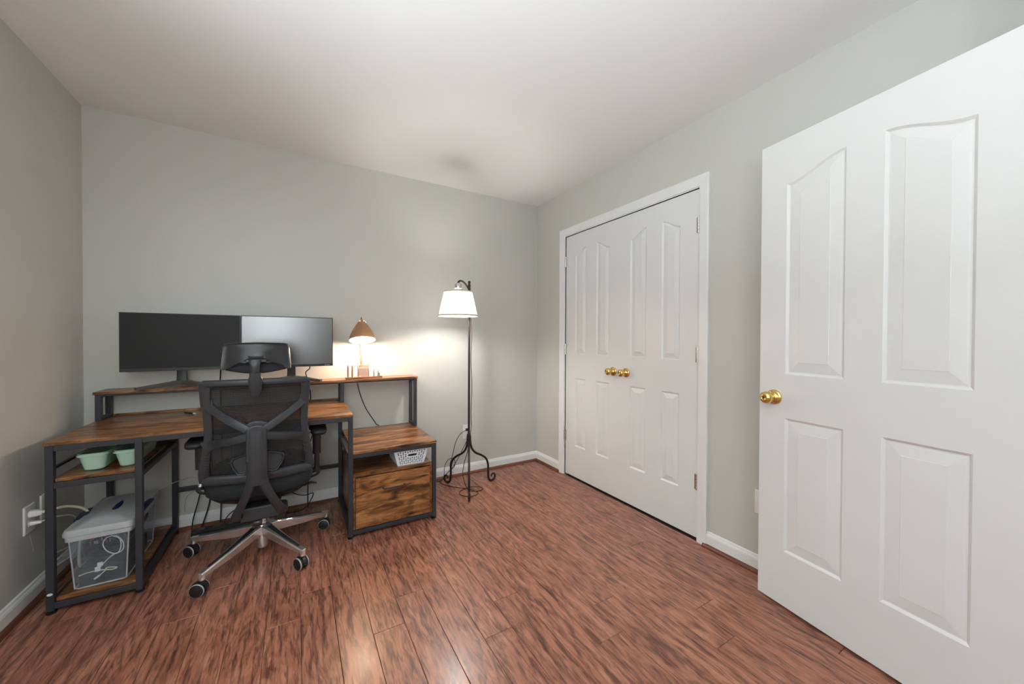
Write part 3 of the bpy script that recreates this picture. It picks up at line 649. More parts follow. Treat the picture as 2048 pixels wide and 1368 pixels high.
mk('cord', MB().tube(cat([(px_+0.012, py_-0.006, 1.36), (px_+0.020, py_-0.004, 1.2), (px_+0.016, py_, 1.0), (px_+0.024, py_, 0.8), (px_+0.018, py_, 0.6), (px_+0.020, py_, 0.5), (px_+0.011, py_-0.008, 0.44), (px_-0.014, py_-0.012, 0.30), (px_-0.05, py_-0.02, 0.20), (px_-0.062, py_-0.03, 0.12), (px_-0.045, py_-0.045, 0.04), (px_-0.02, py_-0.075, 0.005), (px_+0.06, py_-0.10, 0.004), (px_+0.085, py_-0.05, 0.004), (px_+0.02, py_-0.0, 0.004), (px_-0.08, py_-0.03, 0.004), (px_-0.11, py_-0.10, 0.004), (px_-0.05, py_-0.165, 0.004), (px_+0.02, py_-0.13, 0.004), (px_-0.02, py_-0.03, 0.006), (px_-0.10, py_+0.06, 0.005), (px_-0.16, py_+0.20, 0.012), (px_-0.02, py_+0.262, 0.10), (px_+0.10, py_+0.262, 0.30), (2.285, -0.030, 0.343)], 6), 0.0028, 8), cordbr, fl_, smooth=60)
pg = thing('power_cable', (2.12, -0.05, 0), 'thin black power cord looping from the outlet behind the floor lamp', 'cable')
mk('plug', MB().box(2.270, 2.300, -0.030, -0.0078, 0.375, 0.395), cordb, pg, 0.003)
mk('cable', MB().tube(cat([(2.272, -0.026, 0.385), (2.21, -0.040, 0.36), (2.165, -0.050, 0.30), (2.135, -0.055, 0.20), (2.115, -0.05, 0.12), (2.125, -0.045, 0.08), (2.155, -0.05, 0.10), (2.15, -0.055, 0.165), (2.10, -0.06, 0.17), (2.065, -0.06, 0.12), (2.06, -0.06, 0.05), (2.04, -0.06, 0.006), (1.95, -0.055, 0.004), (1.84, -0.05, 0.004)], 6), 0.0026, 8), cordb, pg, smooth=60)

# ------------------------------------------------------------------ office chair
CX, CY = 0.852, -0.540
ch = thing('office_chair', (CX, CY, 0), 'black mesh-back office chair with headrest and chrome wheeled base', 'chair')
ZY = [(0.40, -0.690), (0.47, -0.722), (0.53, -0.748), (0.60, -0.762), (0.70, -0.772), (0.85, -0.795), (1.00, -0.835), (1.2, -0.87)]
def by(x, z):
    r = x-CX
    for (z0, a), (z1, b) in zip(ZY[:-1], ZY[1:]):
        if z <= z1:
            t = max(0, (z-z0)/(z1-z0)); return a+(b-a)*t+0.85*r*r
    return ZY[-1][1]+0.85*r*r
def bp_(rx, z, off=0.0): return Vector((CX+rx, by(CX+rx, z)+off, z))
NY = Vector((0, 1, 0))
# five-spoke base
base_h = mk('base_hub', MB().lathe([(0, 0.112), (0.030, 0.112), (0.040, 0.120), (0.042, 0.150), (0.036, 0.166), (0.026, 0.170), (0, 0.170)], 28, Matrix.Translation((CX, CY, 0))), chrome, ch, smooth=40)
mk('gas_lift', MB().lathe([(0, 0.040), (0.024, 0.040), (0.026, 0.046), (0.026, 0.112), (0.0215, 0.112), (0.0215, 0.125), (0.0, 0.125)], 28, Matrix.Translation((CX, CY, 0))), chrome, ch, smooth=40)
mk('gas_lift', MB().lathe([(0, 0.165), (0.0225, 0.165), (0.0225, 0.228), (0, 0.228)], 28, Matrix.Translation((CX, CY, 0))), chrome, ch, smooth=40)
angs = [-129.5, -55.5, 21.0, 92.0, 155.0]; rads = [0.335, 0.330, 0.342, 0.335, 0.350]
wheel_dir = [70, 35, 75, 10, 55]
for a, rd, wd_ in zip(angs, rads, wheel_dir):
    ca, sa = math.cos(math.radians(a)), math.sin(math.radians(a)); sd = Vector((-sa, ca, 0)); rad = Vector((ca, sa, 0))
    rings = []
    for r, w, zt_, h in ((0.034, 0.028, 0.166, 0.056), (0.07, 0.024, 0.160, 0.054), (0.2, 0.018, 0.130, 0.040), (rd-0.012, 0.0140, 0.108, 0.027), (rd+0.010, 0.012, 0.104, 0.024)):
        c = Vector((CX, CY, 0))+rad*r
        rings.append([c-sd*w*0.72+Vector((0, 0, zt_)), c+sd*w*0.72+Vector((0, 0, zt_)), c+sd*w+Vector((0, 0, zt_-0.006)), c+sd*w*0.78+Vector((0, 0, zt_-h)), c-sd*w*0.78+Vector((0, 0, zt_-h)), c-sd*w+Vector((0, 0, zt_-0.006))])
    s_ = mk('spoke', MB().rings(rings), chrome, ch, 0.0015)
    # dark inlay strip on top of the spoke
    q = []
    for r, w, zt_ in ((0.06, 0.012, 0.1622), (0.2, 0.0085, 0.1303), (rd-0.03, 0.006, 0.1122)):
        c = Vector((CX, CY, 0))+rad*r; q.append([c-sd*w+Vector((0, 0, zt_-0.002)), c+sd*w+Vector((0, 0, zt_-0.002)), c+sd*w+Vector((0, 0, zt_+0.001)), c-sd*w+Vector((0, 0, zt_+0.001))])
    mk('inlay', MB().rings(q), plast2, s_)
    ex_ = Vector((CX, CY, 0))+rad*(rd-0.002)
    mk('spoke_end', MB().lathe([(0, 0.070), (0.0125, 0.070), (0.0135, 0.100), (0.012, 0.104), (0, 0.104)], 16, Matrix.Translation(ex_)), chrome, s_, smooth=40)
    # twin-wheel caster
    aw = math.radians(wd_); ax = Vector((math.cos(aw), math.sin(aw), 0)); fwd = Vector((-ax.y, ax.x, 0))
    cc = ex_+fwd*0.012+Vector((0, 0, 0.0305))
    ct = thing('x', (0, 0, 0), '', '') if False else None
    hood = MB()
    hr = []
    for k in range(13):
        q_ = math.radians(-20+k*17.5); hr.append((math.cos(q_)*0.034, math.sin(q_)*0.034))
    for s0, s1 in ((-0.0065, 0.0065),):
        poly = hr+[(math.cos(math.radians(190))*0.012, math.sin(math.radians(190))*0.012), (math.cos(math.radians(-20))*0.012, math.sin(math.radians(-20))*0.012)]
        hood.prism(poly, lambda u, z: cc+fwd*u+ax*s0+Vector((0, 0, z)), lambda u, z: cc+fwd*u+ax*s1+Vector((0, 0, z)))
    hood.tube([ex_+Vector((0, 0, 0.055)), ex_+Vector((0, 0, 0.074))], 0.008, 12)
    cas = mk('caster', hood, plast2, ch, 0.0012)
    for s in (-1, 1):
        z_ = ax*s; x_ = Vector((0, 0, 1)); y_ = z_.cross(x_)
        M = Matrix((x_, y_, z_)).transposed().to_4x4(); M.translation = cc+ax*s*0.0075
        wh = mk('wheel', MB().lathe([(0, 0), (0.0295, 0), (0.0305, 0.003), (0.0305, 0.013), (0.027, 0.0155), (0, 0.0165)], 28, M), blackm, cas, smooth=40)
        mk('wheel_rim', MB().lathe([(0.0285, 0.0152), (0.0300, 0.0148), (0.0309, 0.0120), (0.0307, 0.0100)], 28, M), greyrim, cas, smooth=60)
# mechanism and seat
mk('mechanism', MB().box(CX-0.085, CX+0.085, -0.665, -0.42, 0.235, 0.305).box(CX-0.055, CX+0.055, -0.60, -0.48, 0.222, 0.236), plast, ch, 0.012, 3)
mk('tilt_lever', MB().tube(cat([(CX+0.08, -0.50, 0.30), (CX+0.18, -0.50, 0.315), (CX+0.235, -0.505, 0.325)], 4), 0.006, 8).sweep([(CX+0.205, -0.505, 0.320), (CX+0.23, -0.505, 0.328), (CX+0.262, -0.505, 0.322)], [0.016, 0.03, 0.022], [0.009, 0.011, 0.007], Vector((0, 0, 1)), 12, 3), plast2, ch, smooth=50)
mk('tension_knob', MB().lathe([(0, -0.02), (0.018, -0.02), (0.020, -0.015), (0.020, 0.015), (0.018, 0.02), (0, 0.02)], 20, Matrix.Translation((CX-0.015, -0.64, 0.215)) @ Matrix.Rotation(PI/2, 4, 'Y')), plast2, ch, smooth=40)
def superring(cx, cy, rx, ry, z, n=40, ex=4.5, tilt=0.0):
    out = []
    for k in range(n):
        a = 2*PI*k/n; c, s = math.cos(a), math.sin(a); rr = (abs(c)**ex+abs(s)**ex)**(-1/ex)
        out.append((cx+c*rr*rx, cy+s*rr*ry, z+tilt*s*rr*ry)); 
    return out
sc_y, rx_, ry_ = -0.475, 0.240, 0.243
rg = [superring(CX, sc_y, rx_*f, ry_*f, z) for f, z in ((0.70, 0.362), (0.90, 0.370), (0.975, 0.390), (1.0, 0.415), (1.0, 0.440), (0.975, 0.462), (0.90, 0.474), (0.6, 0.478), (0.2, 0.476))]
mk('seat', MB().rings(rg), fabric, ch, smooth=60)
rg = [superring(CX, sc_y, rx_*f, ry_*f, z) for f, z in ((0.42, 0.306), (0.60, 0.318), (0.80, 0.345), (0.90, 0.368))]
mk('seat_pan', MB().rings(rg), plast2, ch, smooth=60)
# back frame outline
def side(s):
    P = [(s*0.196, 0.963), (s*0.200, 0.92), (s*0.196, 0.82), (s*0.194, 0.73), (s*0.200, 0.66), (s*0.212, 0.58), (s*0.217, 0.52), (s*0.214, 0.487)]
    return [bp_(a, z, -0.006) for a, z in P]
for s in (-1, 1):
    pts = cat(side(s), 5); n = len(pts)
    ws = [0.034]*n
    for i in range(n):
        t = i/(n-1); ws[i] = 0.034+0.016*max(0, 1-t/0.28)+0.016*max(0, (t-0.55)/0.45)
    mk('back_frame', MB().sweep(pts, ws, 0.026, NY, 20, 5.0), plast, ch, smooth=40)
mk('back_frame', MB().sweep([bp_(-0.205+0.41*k/20, 0.960+0.002*math.sin(PI*k/20), -0.006) for k in range(21)], 0.032, 0.024, NY, 16, 3.5), plast, ch, smooth=50)
mk('back_frame', MB().sweep([bp_(-0.222+0.444*k/24, 0.489-0.004*math.sin(PI*k/24), -0.010) for k in range(25)], 0.050, 0.034, NY, 16, 3.0), plast, ch, smooth=50)
# ribbed slots on the lower frame sides
for s in (-1, 1):
    sl = MB()
    for k in range(8):
        z = 0.528+k*0.0135; a0, a1 = s*0.190, s*(0.205+0.004*(k % 2))
        p0, p1 = bp_(a0, z, -0.0205), bp_(a1, z-0.001, -0.0205)
        sl.sweep([p0, p1], 0.0028, 0.004, NY, 8)
    mk('frame_slots', sl, blackm, ch)
# mesh panel
g = MB(); nx, nz = 26, 30
for j in range(nz+1):
    z = 0.495+(0.955-0.495)*j/nz
    hw = 0.190 if z > 0.66 else 0.190+0.018*min(1, (0.66-z)/0.12)
    for i in range(nx+1):
        rx = -hw+2*hw*i/nx; p = bp_(rx, z, 0.004); g.v.append(tuple(p))
for j in range(nz):
    for i in range(nx):
        a = j*(nx+1)+i; g.f.append((a, a+1, a+nx+2, a+nx+1))
mk('back_mesh', g, netm, ch, smooth=180)
# Y-shaped arms from the spine hub to the frame
def armp(P, w0, w1, t0, t1, name='back_arm'):
    pts = cat([Vector((CX+a, y, z)) for a, y, z in P], 6); n = len(pts)
    ws = [w1+(w0-w1)*max(0, 1-i/(n*0.45))**1.6 for i in range(n)]; ts = [t0+(t1-t0)*i/(n-1) for i in range(n)]
    mk(name, MB().sweep(pts, ws, ts, NY, 20, 6.0), plast, ch, smooth=35)
for s in (-1, 1):
    yS = by(CX+s*0.19, 0.84)-0.008
    P = [(s*0.200, yS+0.004, 0.866), (s*0.178, yS-0.006, 0.842), (s*0.105, -0.842, 0.793), (s*0.034, -0.868, 0.746)]
    armp(P, 0.062, 0.036, 0.024, 0.030)
    yL = by(CX+s*0.2, 0.67)-0.010
    P = [(s*0.210, yL+0.004, 0.655), (s*0.175, yL-0.012, 0.670), (s*0.105, -0.838, 0.696), (s*0.034, -0.862, 0.714)]
    armp(P, 0.066, 0.036, 0.024, 0.030)
# hub cap around the spine top, spine and fork
def uprof(hw, zt_, zb__, n=12):
    P = [(-hw, zb__)]+[(-hw*math.cos(PI*k/n)*1.0, zt_-hw*0.62+hw*0.62*math.sin(PI*k/n)) for k in range(n+1)]+[(hw, zb__)]
    return P
pr = uprof(0.047, 0.785, 0.690)
mk('spine_collar', MB().prism(pr, lambda a, z: Vector((CX+a, -0.842, z)), lambda a, z: Vector((CX+a, -0.872, z))), plast, ch, 0.006, 3)
pr = uprof(0.040, 0.768, 0.60)
spn = mk('spine_cap', MB().prism(pr, lambda a, z: Vector((CX+a, -0.845, z)), lambda a, z: Vector((CX+a, -0.886, z))), plast, ch, 0.007, 3)
mk('spine', MB().sweep(cat([Vector((CX, -0.866, 0.74)), Vector((CX, -0.868, 0.64)), Vector((CX, -0.862, 0.56)), Vector((CX, -0.845, 0.485))], 5), [0.079+0.0006*max(0, i-6) for i in range(16)], [0.044]*16, NY, 18, 3.5), plast, ch, smooth=50)
for s in (-1, 1):
    P = cat([Vector((CX+s*0.022, -0.853, 0.515)), Vector((CX+s*0.030, -0.842, 0.470)), Vector((CX+s*0.052, -0.818, 0.410)), Vector((CX+s*0.078, -0.785, 0.345)), Vector((CX+s*0.094, -0.740, 0.300)), Vector((CX+s*0.098, -0.680, 0.278)), Vector((CX+s*0.092, -0.600, 0.272))], 5)
    n = len(P); ws = [0.042-0.006*min(1, i/10)+0.018*max(0, (i-16)/(n-16)) for i in range(n)]; ts = [0.042-0.012*min(1, i/14)+0.012*max(0, (i-14)/(n-14)) for i in range(n)]
    nr = [Vector((0, 1, 0.6*min(1, i/20)+1.2*max(0, (i-20)/10))) for i in range(n)]
    mk('spine_fork', MB().sweep(P, ws, ts, nr, 16, 3.5), plast, ch, smooth=50)
# lumbar support wings
for s in (-1, 1):
    O = [(0.030, 0.622), (0.070, 0.614), (0.102, 0.600), (0.110, 0.586), (0.098, 0.552), (0.080, 0.524), (0.062, 0.519), (0.030, 0.530)]
    def yl(a): return -0.792+1.3*a*a
    f0 = lambda a, z: Vector((CX+s*a, yl(a), z)); f1_ = lambda a, z: Vector((CX+s*a, yl(a)-0.010, z))
    lw = MB()
    C = (0.062, 0.570)
    def sc(k): return [(C[0]+(a-C[0])*k, C[1]+(z-C[1])*k) for a, z in O]
    lw.rings([[f0(*p) for p in sc(1.0)], [Vector((CX+s*a, yl(a)-0.020, z)) for a, z in sc(1.0)], [Vector((CX+s*a, yl(a)-0.020, z)) for a, z in sc(0.90)], [Vector((CX+s*a, yl(a)-0.008, z)) for a, z in sc(0.80)]])
    mk('lumbar_support', lw, plast, ch, 0.003, 2, smooth=60)
# head rest: cushion, shell, neck
hz = lambda a, z: -0.868+1.6*a*a+0.22*(z-1.08)**1+(-0.0)
def hr_outline(top_w, bot_w, zt_, zb__, dip, n=10):
    P = []
    for k in range(n+1): t = k/n; P.append((-bot_w+2*bot_w*t, zb__-dip*math.sin(PI*t)))
    R_ = 0.018
    P += [(bot_w-0.001, zb__+0.02), ((bot_w+top_w)/2, (zb__+zt_)/2), (top_w+0.002, zt_-R_), (top_w-R_*0.3, zt_-R_*0.3), (top_w-R_, zt_)]
    for k in range(1, n): t = k/n; P.append((top_w-R_-(2*(top_w-R_))*t, zt_+0.004*math.sin(PI*t)))
    P += [(-top_w+R_, zt_), (-top_w+R_*0.3, zt_-R_*0.3), (-top_w-0.002, zt_-R_), (-(bot_w+top_w)/2, (zb__+zt_)/2), (-bot_w+0.001, zb__+0.02)]
    return P
def grid_plate(outline, y_front, thick, inset):
    """domed plate: rings shrinking towards the centre"""
    cz = sum(z for a, z in outline)/len(outline)
    def sc(k): return [(a*k, cz+(z-cz)*k) for a, z in outline]
    mb = MB()
    rings = []
    for k, d in ((0.97, thick), (1.0, thick*0.72), (1.0, thick*0.25), (0.975, 0.004), (0.93, 0.0), (0.75, -inset*0.5), (0.5, -inset*0.8), (0.2, -inset)):
        rings.append([Vector((CX+a, y_front(a, z)+d, z)) for a, z in sc(k)])
    mb.rings(rings); return mb
hy = lambda a, z: -0.872+1.7*a*a+0.10*(z-1.08)
oc = hr_outline(0.129, 0.139, 1.146, 1.026, 0.022)
mk('headrest_cushion', grid_plate(oc, lambda a, z: hy(a, z)+0.018, 0.034, 0.002), fabric, ch, smooth=60)
n = 16
low = []
for k in range(n+1):
    t = -1+2*k/n; a = 0.137*t
    if abs(t) > 0.86: z = 1.024
    else: z = 1.030+0.030*(1-(abs(t)/0.86)**6)-0.010*(1-(t/0.86)**2)
    low.append((a, z))
osx = low+[p for p in oc[11:]]
cz = 1.095
def shrink(k): return [(a*k, cz+(z-cz)*k) for a, z in osx]
hs_ = MB()
hs_.rings([[Vector((CX+a, hy(a, z)+d, z)) for a, z in shrink(k)] for k, d in ((0.985, 0.024), (1.0, 0.016), (1.0, 0.006), (0.975, 0.0), (0.93, 0.003), (0.80, 0.004), (0.55, 0.000), (0.25, -0.004))])
mk('headrest_shell', hs_, plast2, ch, smooth=50)
mk('headrest_bracket', MB().box(CX-0.040, CX+0.040, -0.884, -0.860, 1.058, 1.070), plast, ch, 0.002)
mk('neck', MB().sweep(cat([Vector((CX-0.004, -0.880, 1.066)), Vector((CX-0.004, -0.888, 1.045)), Vector((CX-0.004, -0.884, 1.015)), Vector((CX-0.004, -0.872, 0.985))], 4), [0.050, 0.049, 0.047, 0.044, 0.040, 0.037, 0.035, 0.034, 0.034, 0.034, 0.034, 0.034, 0.034], 0.022, NY, 16, 3.5), plast, ch, smooth=50)
mk('neck_sleeve', MB().sweep([Vector((CX-0.004, -0.878, 1.012)), Vector((CX-0.004, -0.876, 0.992)), Vector((CX-0.004, -0.874, 0.985)), Vector((CX-0.004, -0.872, 0.978)), Vector((CX-0.004, -0.862, 0.93)), Vector((CX-0.004, -0.850, 0.902))], [0.045, 0.046, 0.052, 0.057, 0.050, 0.044], [0.030, 0.032, 0.034, 0.036, 0.034, 0.028], NY, 18, 3.5), plast, ch, smooth=50)
# arm rests
for s in (-1, 1):
    ax_ = CX+s*0.262
    mk('armrest_post', MB().sweep([Vector((ax_, -0.525, 0.640)), Vector((ax_, -0.525, 0.50))], [0.046, 0.042], [0.030, 0.028], NY, 16, 3.5), plast2, ch, smooth=50)
    mk('armrest_tube', MB().sweep([Vector((ax_, -0.525, 0.51)), Vector((ax_, -0.525, 0.395))], 0.026, 0.018, NY, 16, 3.5), chrome if s < 0 else plast2, ch, smooth=50)
    mk('armrest_bracket', MB().sweep(cat([Vector((ax_, -0.525, 0.415)), Vector((ax_, -0.525, 0.392)), Vector((CX+s*0.20, -0.525, 0.372)), Vector((CX+s*0.10, -0.525, 0.340))], 4), 0.05, [0.03]*13, Vector((0, 0, 1)) if False else Vector((-s, 0, 0.6)), 12, 3.5), plast2, ch, smooth=50)
    pad = []
    for y, hw, z0_, z1_ in ((-0.655, 0.018, 0.640, 0.652), (-0.645, 0.034, 0.632, 0.660), (-0.60, 0.043, 0.630, 0.664), (-0.50, 0.046, 0.632, 0.664), (-0.42, 0.042, 0.636, 0.664), (-0.39, 0.030, 0.640, 0.660), (-0.382, 0.014, 0.645, 0.655)):
        r_ = []
        for k in range(16):
            a = 2*PI*k/16; c, d = math.cos(a), math.sin(a); rr = (abs(c)**3+abs(d)**3)**(-1/3)
            r_.append((ax_+s*0.006+c*rr*hw, y, (z0_+z1_)/2+d*rr*(z1_-z0_)/2))
        pad.append(r_)
    mk('armrest_pad', MB().rings(pad), blackm, ch, smooth=60)

# ------------------------------------------------------------------ storage bin with cables
bx0, bx1, byf, byb, bz0, bz1 = 0.150, 0.352, -0.606, -0.215, 0.0612, 0.318
bin_ = thing('storage_bin', (0.25, -0.41, bz0), 'translucent storage bin full of cables on the bottom desk shelf', 'storage bin')
def rr_ring(x0, x1, y0, y1, z, r, n=5):
    out = []
    for cx, cy, a0 in ((x1-r, y1-r, 0), (x0+r, y1-r, 90), (x0+r, y0+r, 180), (x1-r, y0+r, 270)):
        for k in range(n+1):
            a = math.radians(a0+90*k/n); out.append((cx+r*math.cos(a), cy+r*math.sin(a), z))
    return out
b = MB().rings([rr_ring(bx0+0.020-e, bx1-0.016+e, byf+0.012-e, byb-0.012+e, z, 0.016) for e, z in ((-0.02, bz0), (0.0, bz0+0.001), (0.003, bz0+0.012), (0.014, bz0+0.19), (0.015, bz1-0.03), (0.021, bz1-0.028), (0.022, bz1-0.002))], cap=False)
nn = 24; b.f.append(tuple(range(nn)))
mk('tub', b, binm, bin_, smooth=40)
R8 = lambda e_, z: rr_ring(bx0+0.020-e_, bx1-0.016+e_, byf+0.012-e_, byb-0.012+e_, z, 0.016)
mk('tub_rim', MB().rings([R8(0.0165, bz1-0.034), R8(0.0235, bz1-0.033), R8(0.0240, bz1-0.014), R8(0.017, bz1-0.014)], cap=False), lidm, bin_, smooth=40)
mk('tub_base_edge', MB().tube(R8(-0.001, bz0+0.0035)+[R8(-0.001, bz0+0.0035)[0]], 0.0032, 8, cap=False), lidm, bin_, smooth=60)
for cx_, cy_ in ((bx0+0.021, byf+0.015), (bx1-0.018, byf+0.015), (bx1-0.018, byb-0.015), (bx0+0.021, byb-0.015)):
    ox = -0.012 if cx_ < 0.25 else 0.012; oy = -0.012 if cy_ < -0.4 else 0.012
    mk('tub_corner', MB().tube([(cx_, cy_, bz0+0.004), (cx_+ox, cy_+oy, bz1-0.033)], 0.0030, 8), lidm, bin_, smooth=60)
e = 0.012
l = MB().rings([rr_ring(bx0-e+q, bx1+e-q, byf-e+q, byb+e-q, z, 0.022) for q, z in ((0.0, bz1-0.012), (-0.001, bz1), (0.004, bz1+0.014), (0.016, bz1+0.017), (0.020, bz1+0.012), (0.028, bz1+0.013), (0.05, bz1+0.026), (0.085, bz1+0.033))], cap=False)
l.f.append(tuple(range(len(l.v)-nn, len(l.v))))
lid = mk('lid', l, lidm, bin_, smooth=40)
for x, sgn in ((bx0-e+0.004, 1), (bx1+e-0.004, -1)):
    mk('lid_clip', MB().sweep([(x, -0.49, bz1+0.010), (x, -0.42, bz1+0.016), (x, -0.35, bz1+0.010)], [0.022, 0.030, 0.022], 0.014, Vector((0, 0, 1)), 12, 4), navy, lid, smooth=50)
mk('lid_handle', MB().sweep([(0.262, -0.495, bz1+0.027), (0.262, -0.47, bz1+0.031), (0.262, -0.42, bz1+0.035), (0.262, -0.385, bz1+0.036)], [0.010, 0.026, 0.026, 0.010], 0.008, Vector((0, 0, 1)), 12, 3), navy, lid, smooth=50)
# loose cables in the bin
rc = random.Random(3)
spots = ['nearest the front', 'second from the front', 'in the middle', 'fourth from the front', 'at the rear']
for k in range(5):
    yk = -0.535+k*0.062
    pts = []
    for j in range(13):
        a = j*1.25+k*0.7; pts.append((0.251+(0.060+0.006*(j % 3))*math.cos(a), yk+0.020*math.sin(j*2.1+k), 0.218+(0.056+0.007*(j % 2))*math.sin(a)))
    t = thing('coiled_cable', (0.25, yk, 0.14), 'dark coiled cable inside the storage bin, '+spots[k], 'cable', 'dark cables in the storage bin')
    mk('cable', MB().tube(cat(pts, 5), (0.0055, 0.0045, 0.005, 0.0045, 0.0055)[k], 8), cordb, t, smooth=60)
    p_ = Vector(pts[-1]); mk('connector', MB().box(p_.x-0.009, p_.x+0.009, p_.y-0.014, p_.y+0.010, p_.z-0.006, p_.z+0.006), pinkm if k % 2 == 0 else cordb, t, 0.002)
for x0_, x1_, y0_, y1_, zt_, lab in ((0.178, 0.250, -0.578, -0.47, 0.140, 'black power adapter at the front left of the storage bin'), (0.253, 0.326, -0.578, -0.475, 0.140, 'black power adapter at the front right of the storage bin'), (0.186, 0.318, -0.455, -0.37, 0.132, 'wide black power adapter in the middle of the storage bin'), (0.186, 0.318, -0.35, -0.25, 0.126, 'black power adapter at the rear of the storage bin')):
    t = thing('power_adapter', ((x0_+x1_)/2, (y0_+y1_)/2, 0.064), lab, 'adapter', 'adapters in the storage bin')
    mk('block', MB().box(x0_, x1_, y0_, y1_, 0.064, zt_), cordb, t, 0.006, 3)
    mk('rib', MB().box(x0_+0.008, x1_-0.008, y0_+0.01, y1_-0.01, zt_+0.0002, zt_+0.003), plast2, t, 0.001)
t = thing('white_cable', (0.30, -0.585, 0.07), 'white looped charging cable pressed against the front of the storage bin', 'cable')
yf = -0.583
mk('cable', MB().tube(cat([(0.245, yf, 0.133), (0.265, yf, 0.158), (0.290, yf, 0.180), (0.318, yf, 0.190), (0.322, yf, 0.225), (0.300, yf, 0.262), (0.268, yf, 0.262), (0.256, yf, 0.235), (0.270, yf, 0.200), (0.300, yf, 0.182), (0.312, yf+0.006, 0.205), (0.308, yf+0.006, 0.245), (0.28, yf+0.006, 0.266)], 6), 0.0022, 8), whitec, t, smooth=60)
mk('plug', MB().box(0.230, 0.248, yf-0.004, yf+0.004, 0.118, 0.138), whitec, t, 0.002)
mk('tag', MB().box(0.238, 0.256, yf-0.002, yf-0.001, 0.140, 0.158), platem, t)
t = thing('white_cable', (0.25, -0.585, 0.07), 'cream cable with a slim plug lying low in the storage bin', 'cable')
mk('cable', MB().tube(cat([(0.180, yf, 0.115), (0.21, yf, 0.122), (0.25, yf, 0.121), (0.285, yf, 0.113), (0.300, yf, 0.118), (0.27, yf, 0.126), (0.262, yf, 0.115), (0.245, yf, 0.098)], 6), 0.0024, 8), cordw, t, smooth=60)
mk('plug', MB().tube([(0.245, yf, 0.098), (0.228, yf, 0.086)], [0.0042, 0.0036], 8), whitec, t)

# mint trays on the side shelf
def mtray(x0, x1, yf_, yb_, label):
    z0 = 0.5705; t = thing('plastic_tray', ((x0+x1)/2, (yf_+yb_)/2, z0), label, 'tray', 'mint plastic trays on the side shelf')
    R = lambda e_, z: rr_ring(x0+e_, x1-e_, yf_+e_, yb_-e_, z, 0.024)
    m = MB().rings([R(0.022, z0), R(0.016, z0+0.004), R(0.006, z0+0.055), R(0.004, z0+0.072), R(0.0005, z0+0.073), R(0.0, z0+0.078), R(0.004, z0+0.080), R(0.0065, z0+0.078), R(0.009, z0+0.055), R(0.018, z0+0.007), R(0.026, z0+0.004)], cap=False)
    m.f.append(tuple(range(nn))); m.f.append(tuple(range(len(m.v)-nn, len(m.v))))
    mk('tray_body', m, mint, t, smooth=40)
    rm = MB().rings([R(-0.0015, z0+0.066), R(-0.003, z0+0.070), R(-0.0015, z0+0.074), R(0.002, z0+0.070)]+[R(-0.0015, z0+0.066)], cap=False)
    mk('tray_rim', rm, mint, t, smooth=50)
mtray(0.168, 0.268, -0.575, -0.235, 'mint green plastic tray on the side shelf, nearer the left wall')
mtray(0.284, 0.384-0.012, -0.575, -0.235, 'mint green plastic tray on the side shelf, partly behind the desk leg')

# ------------------------------------------------------------------ perforated basket in the drawer unit
kx0, kx1, kyf, kyb, kz0, kz1 = 1.535, 1.752, -0.607, -0.36, 0.3675, 0.462
bk_ = thing('basket', ((kx0+kx1)/2, -0.48, kz0), 'white perforated plastic basket in the open bay above the drawer', 'basket')
def fr_pt(u, v, dep=0.0):   # front wall, u,v in 0..1
    tp = 0.026*(1-v)
    return Vector((kx0+tp+(kx1-kx0-2*tp)*u, kyf+0.010*(1-v)+dep, kz0+(kz1-kz0)*v))
wv_ = MB(); NU, NV = 14, 6
slot = (5, 10, 3, 5)
def cell(mb, f, u0, u1, v0, v1, upw):
    A, B, C, D = f(u0, v0), f(u1, v0), f(u1, v1), f(u0, v1)
    um = (u0+u1)/2; e1, e2 = 0.13, 0.87
    lu = lambda k: u0+(u1-u0)*k; lv = lambda k: v0+(v1-v0)*k
    if upw: P, Q, R_ = f(lu(e1), lv(e1)), f(lu(e2), lv(e1)), f(um, lv(e2))
    else: P, Q, R_ = f(lu(e1), lv(e2)), f(um, lv(e1)), f(lu(e2), lv(e2))
    if upw: mb.add([A, B, C, D, P, Q, R_], [(0, 1, 5, 4), (1, 2, 6, 5), (2, 3, 6), (3, 0, 4, 6)])
    else: mb.add([A, B, C, D, P, Q, R_], [(0, 1, 5), (1, 2, 6, 5), (2, 3, 4, 6), (3, 0, 5, 4)])
def wall_grid(f, NU, NV, slot=None):
    mb = MB()
    for i in range(NU):
        for j in range(NV):
            if slot and slot[0] <= i < slot[1] and slot[2] <= j < slot[3]: continue
            u0, u1 = i/NU, (i+1)/NU; v0, v1 = 0.06+0.88*j/NV, 0.06+0.88*(j+1)/NV
            if i in (0, NU-1): mb.add([f(u0, v0), f(u1, v0), f(u1, v1), f(u0, v1)], [(0, 1, 2, 3)])
            else: cell(mb, f, u0, u1, v0, v1, (i+j) % 2 == 0)
    for v0, v1 in ((0, 0.06), (0.94, 1.0)): mb.add([f(0, v0), f(1, v0), f(1, v1), f(0, v1)], [(0, 1, 2, 3)])
    return mb
wf = wall_grid(fr_pt, NU, NV, slot)
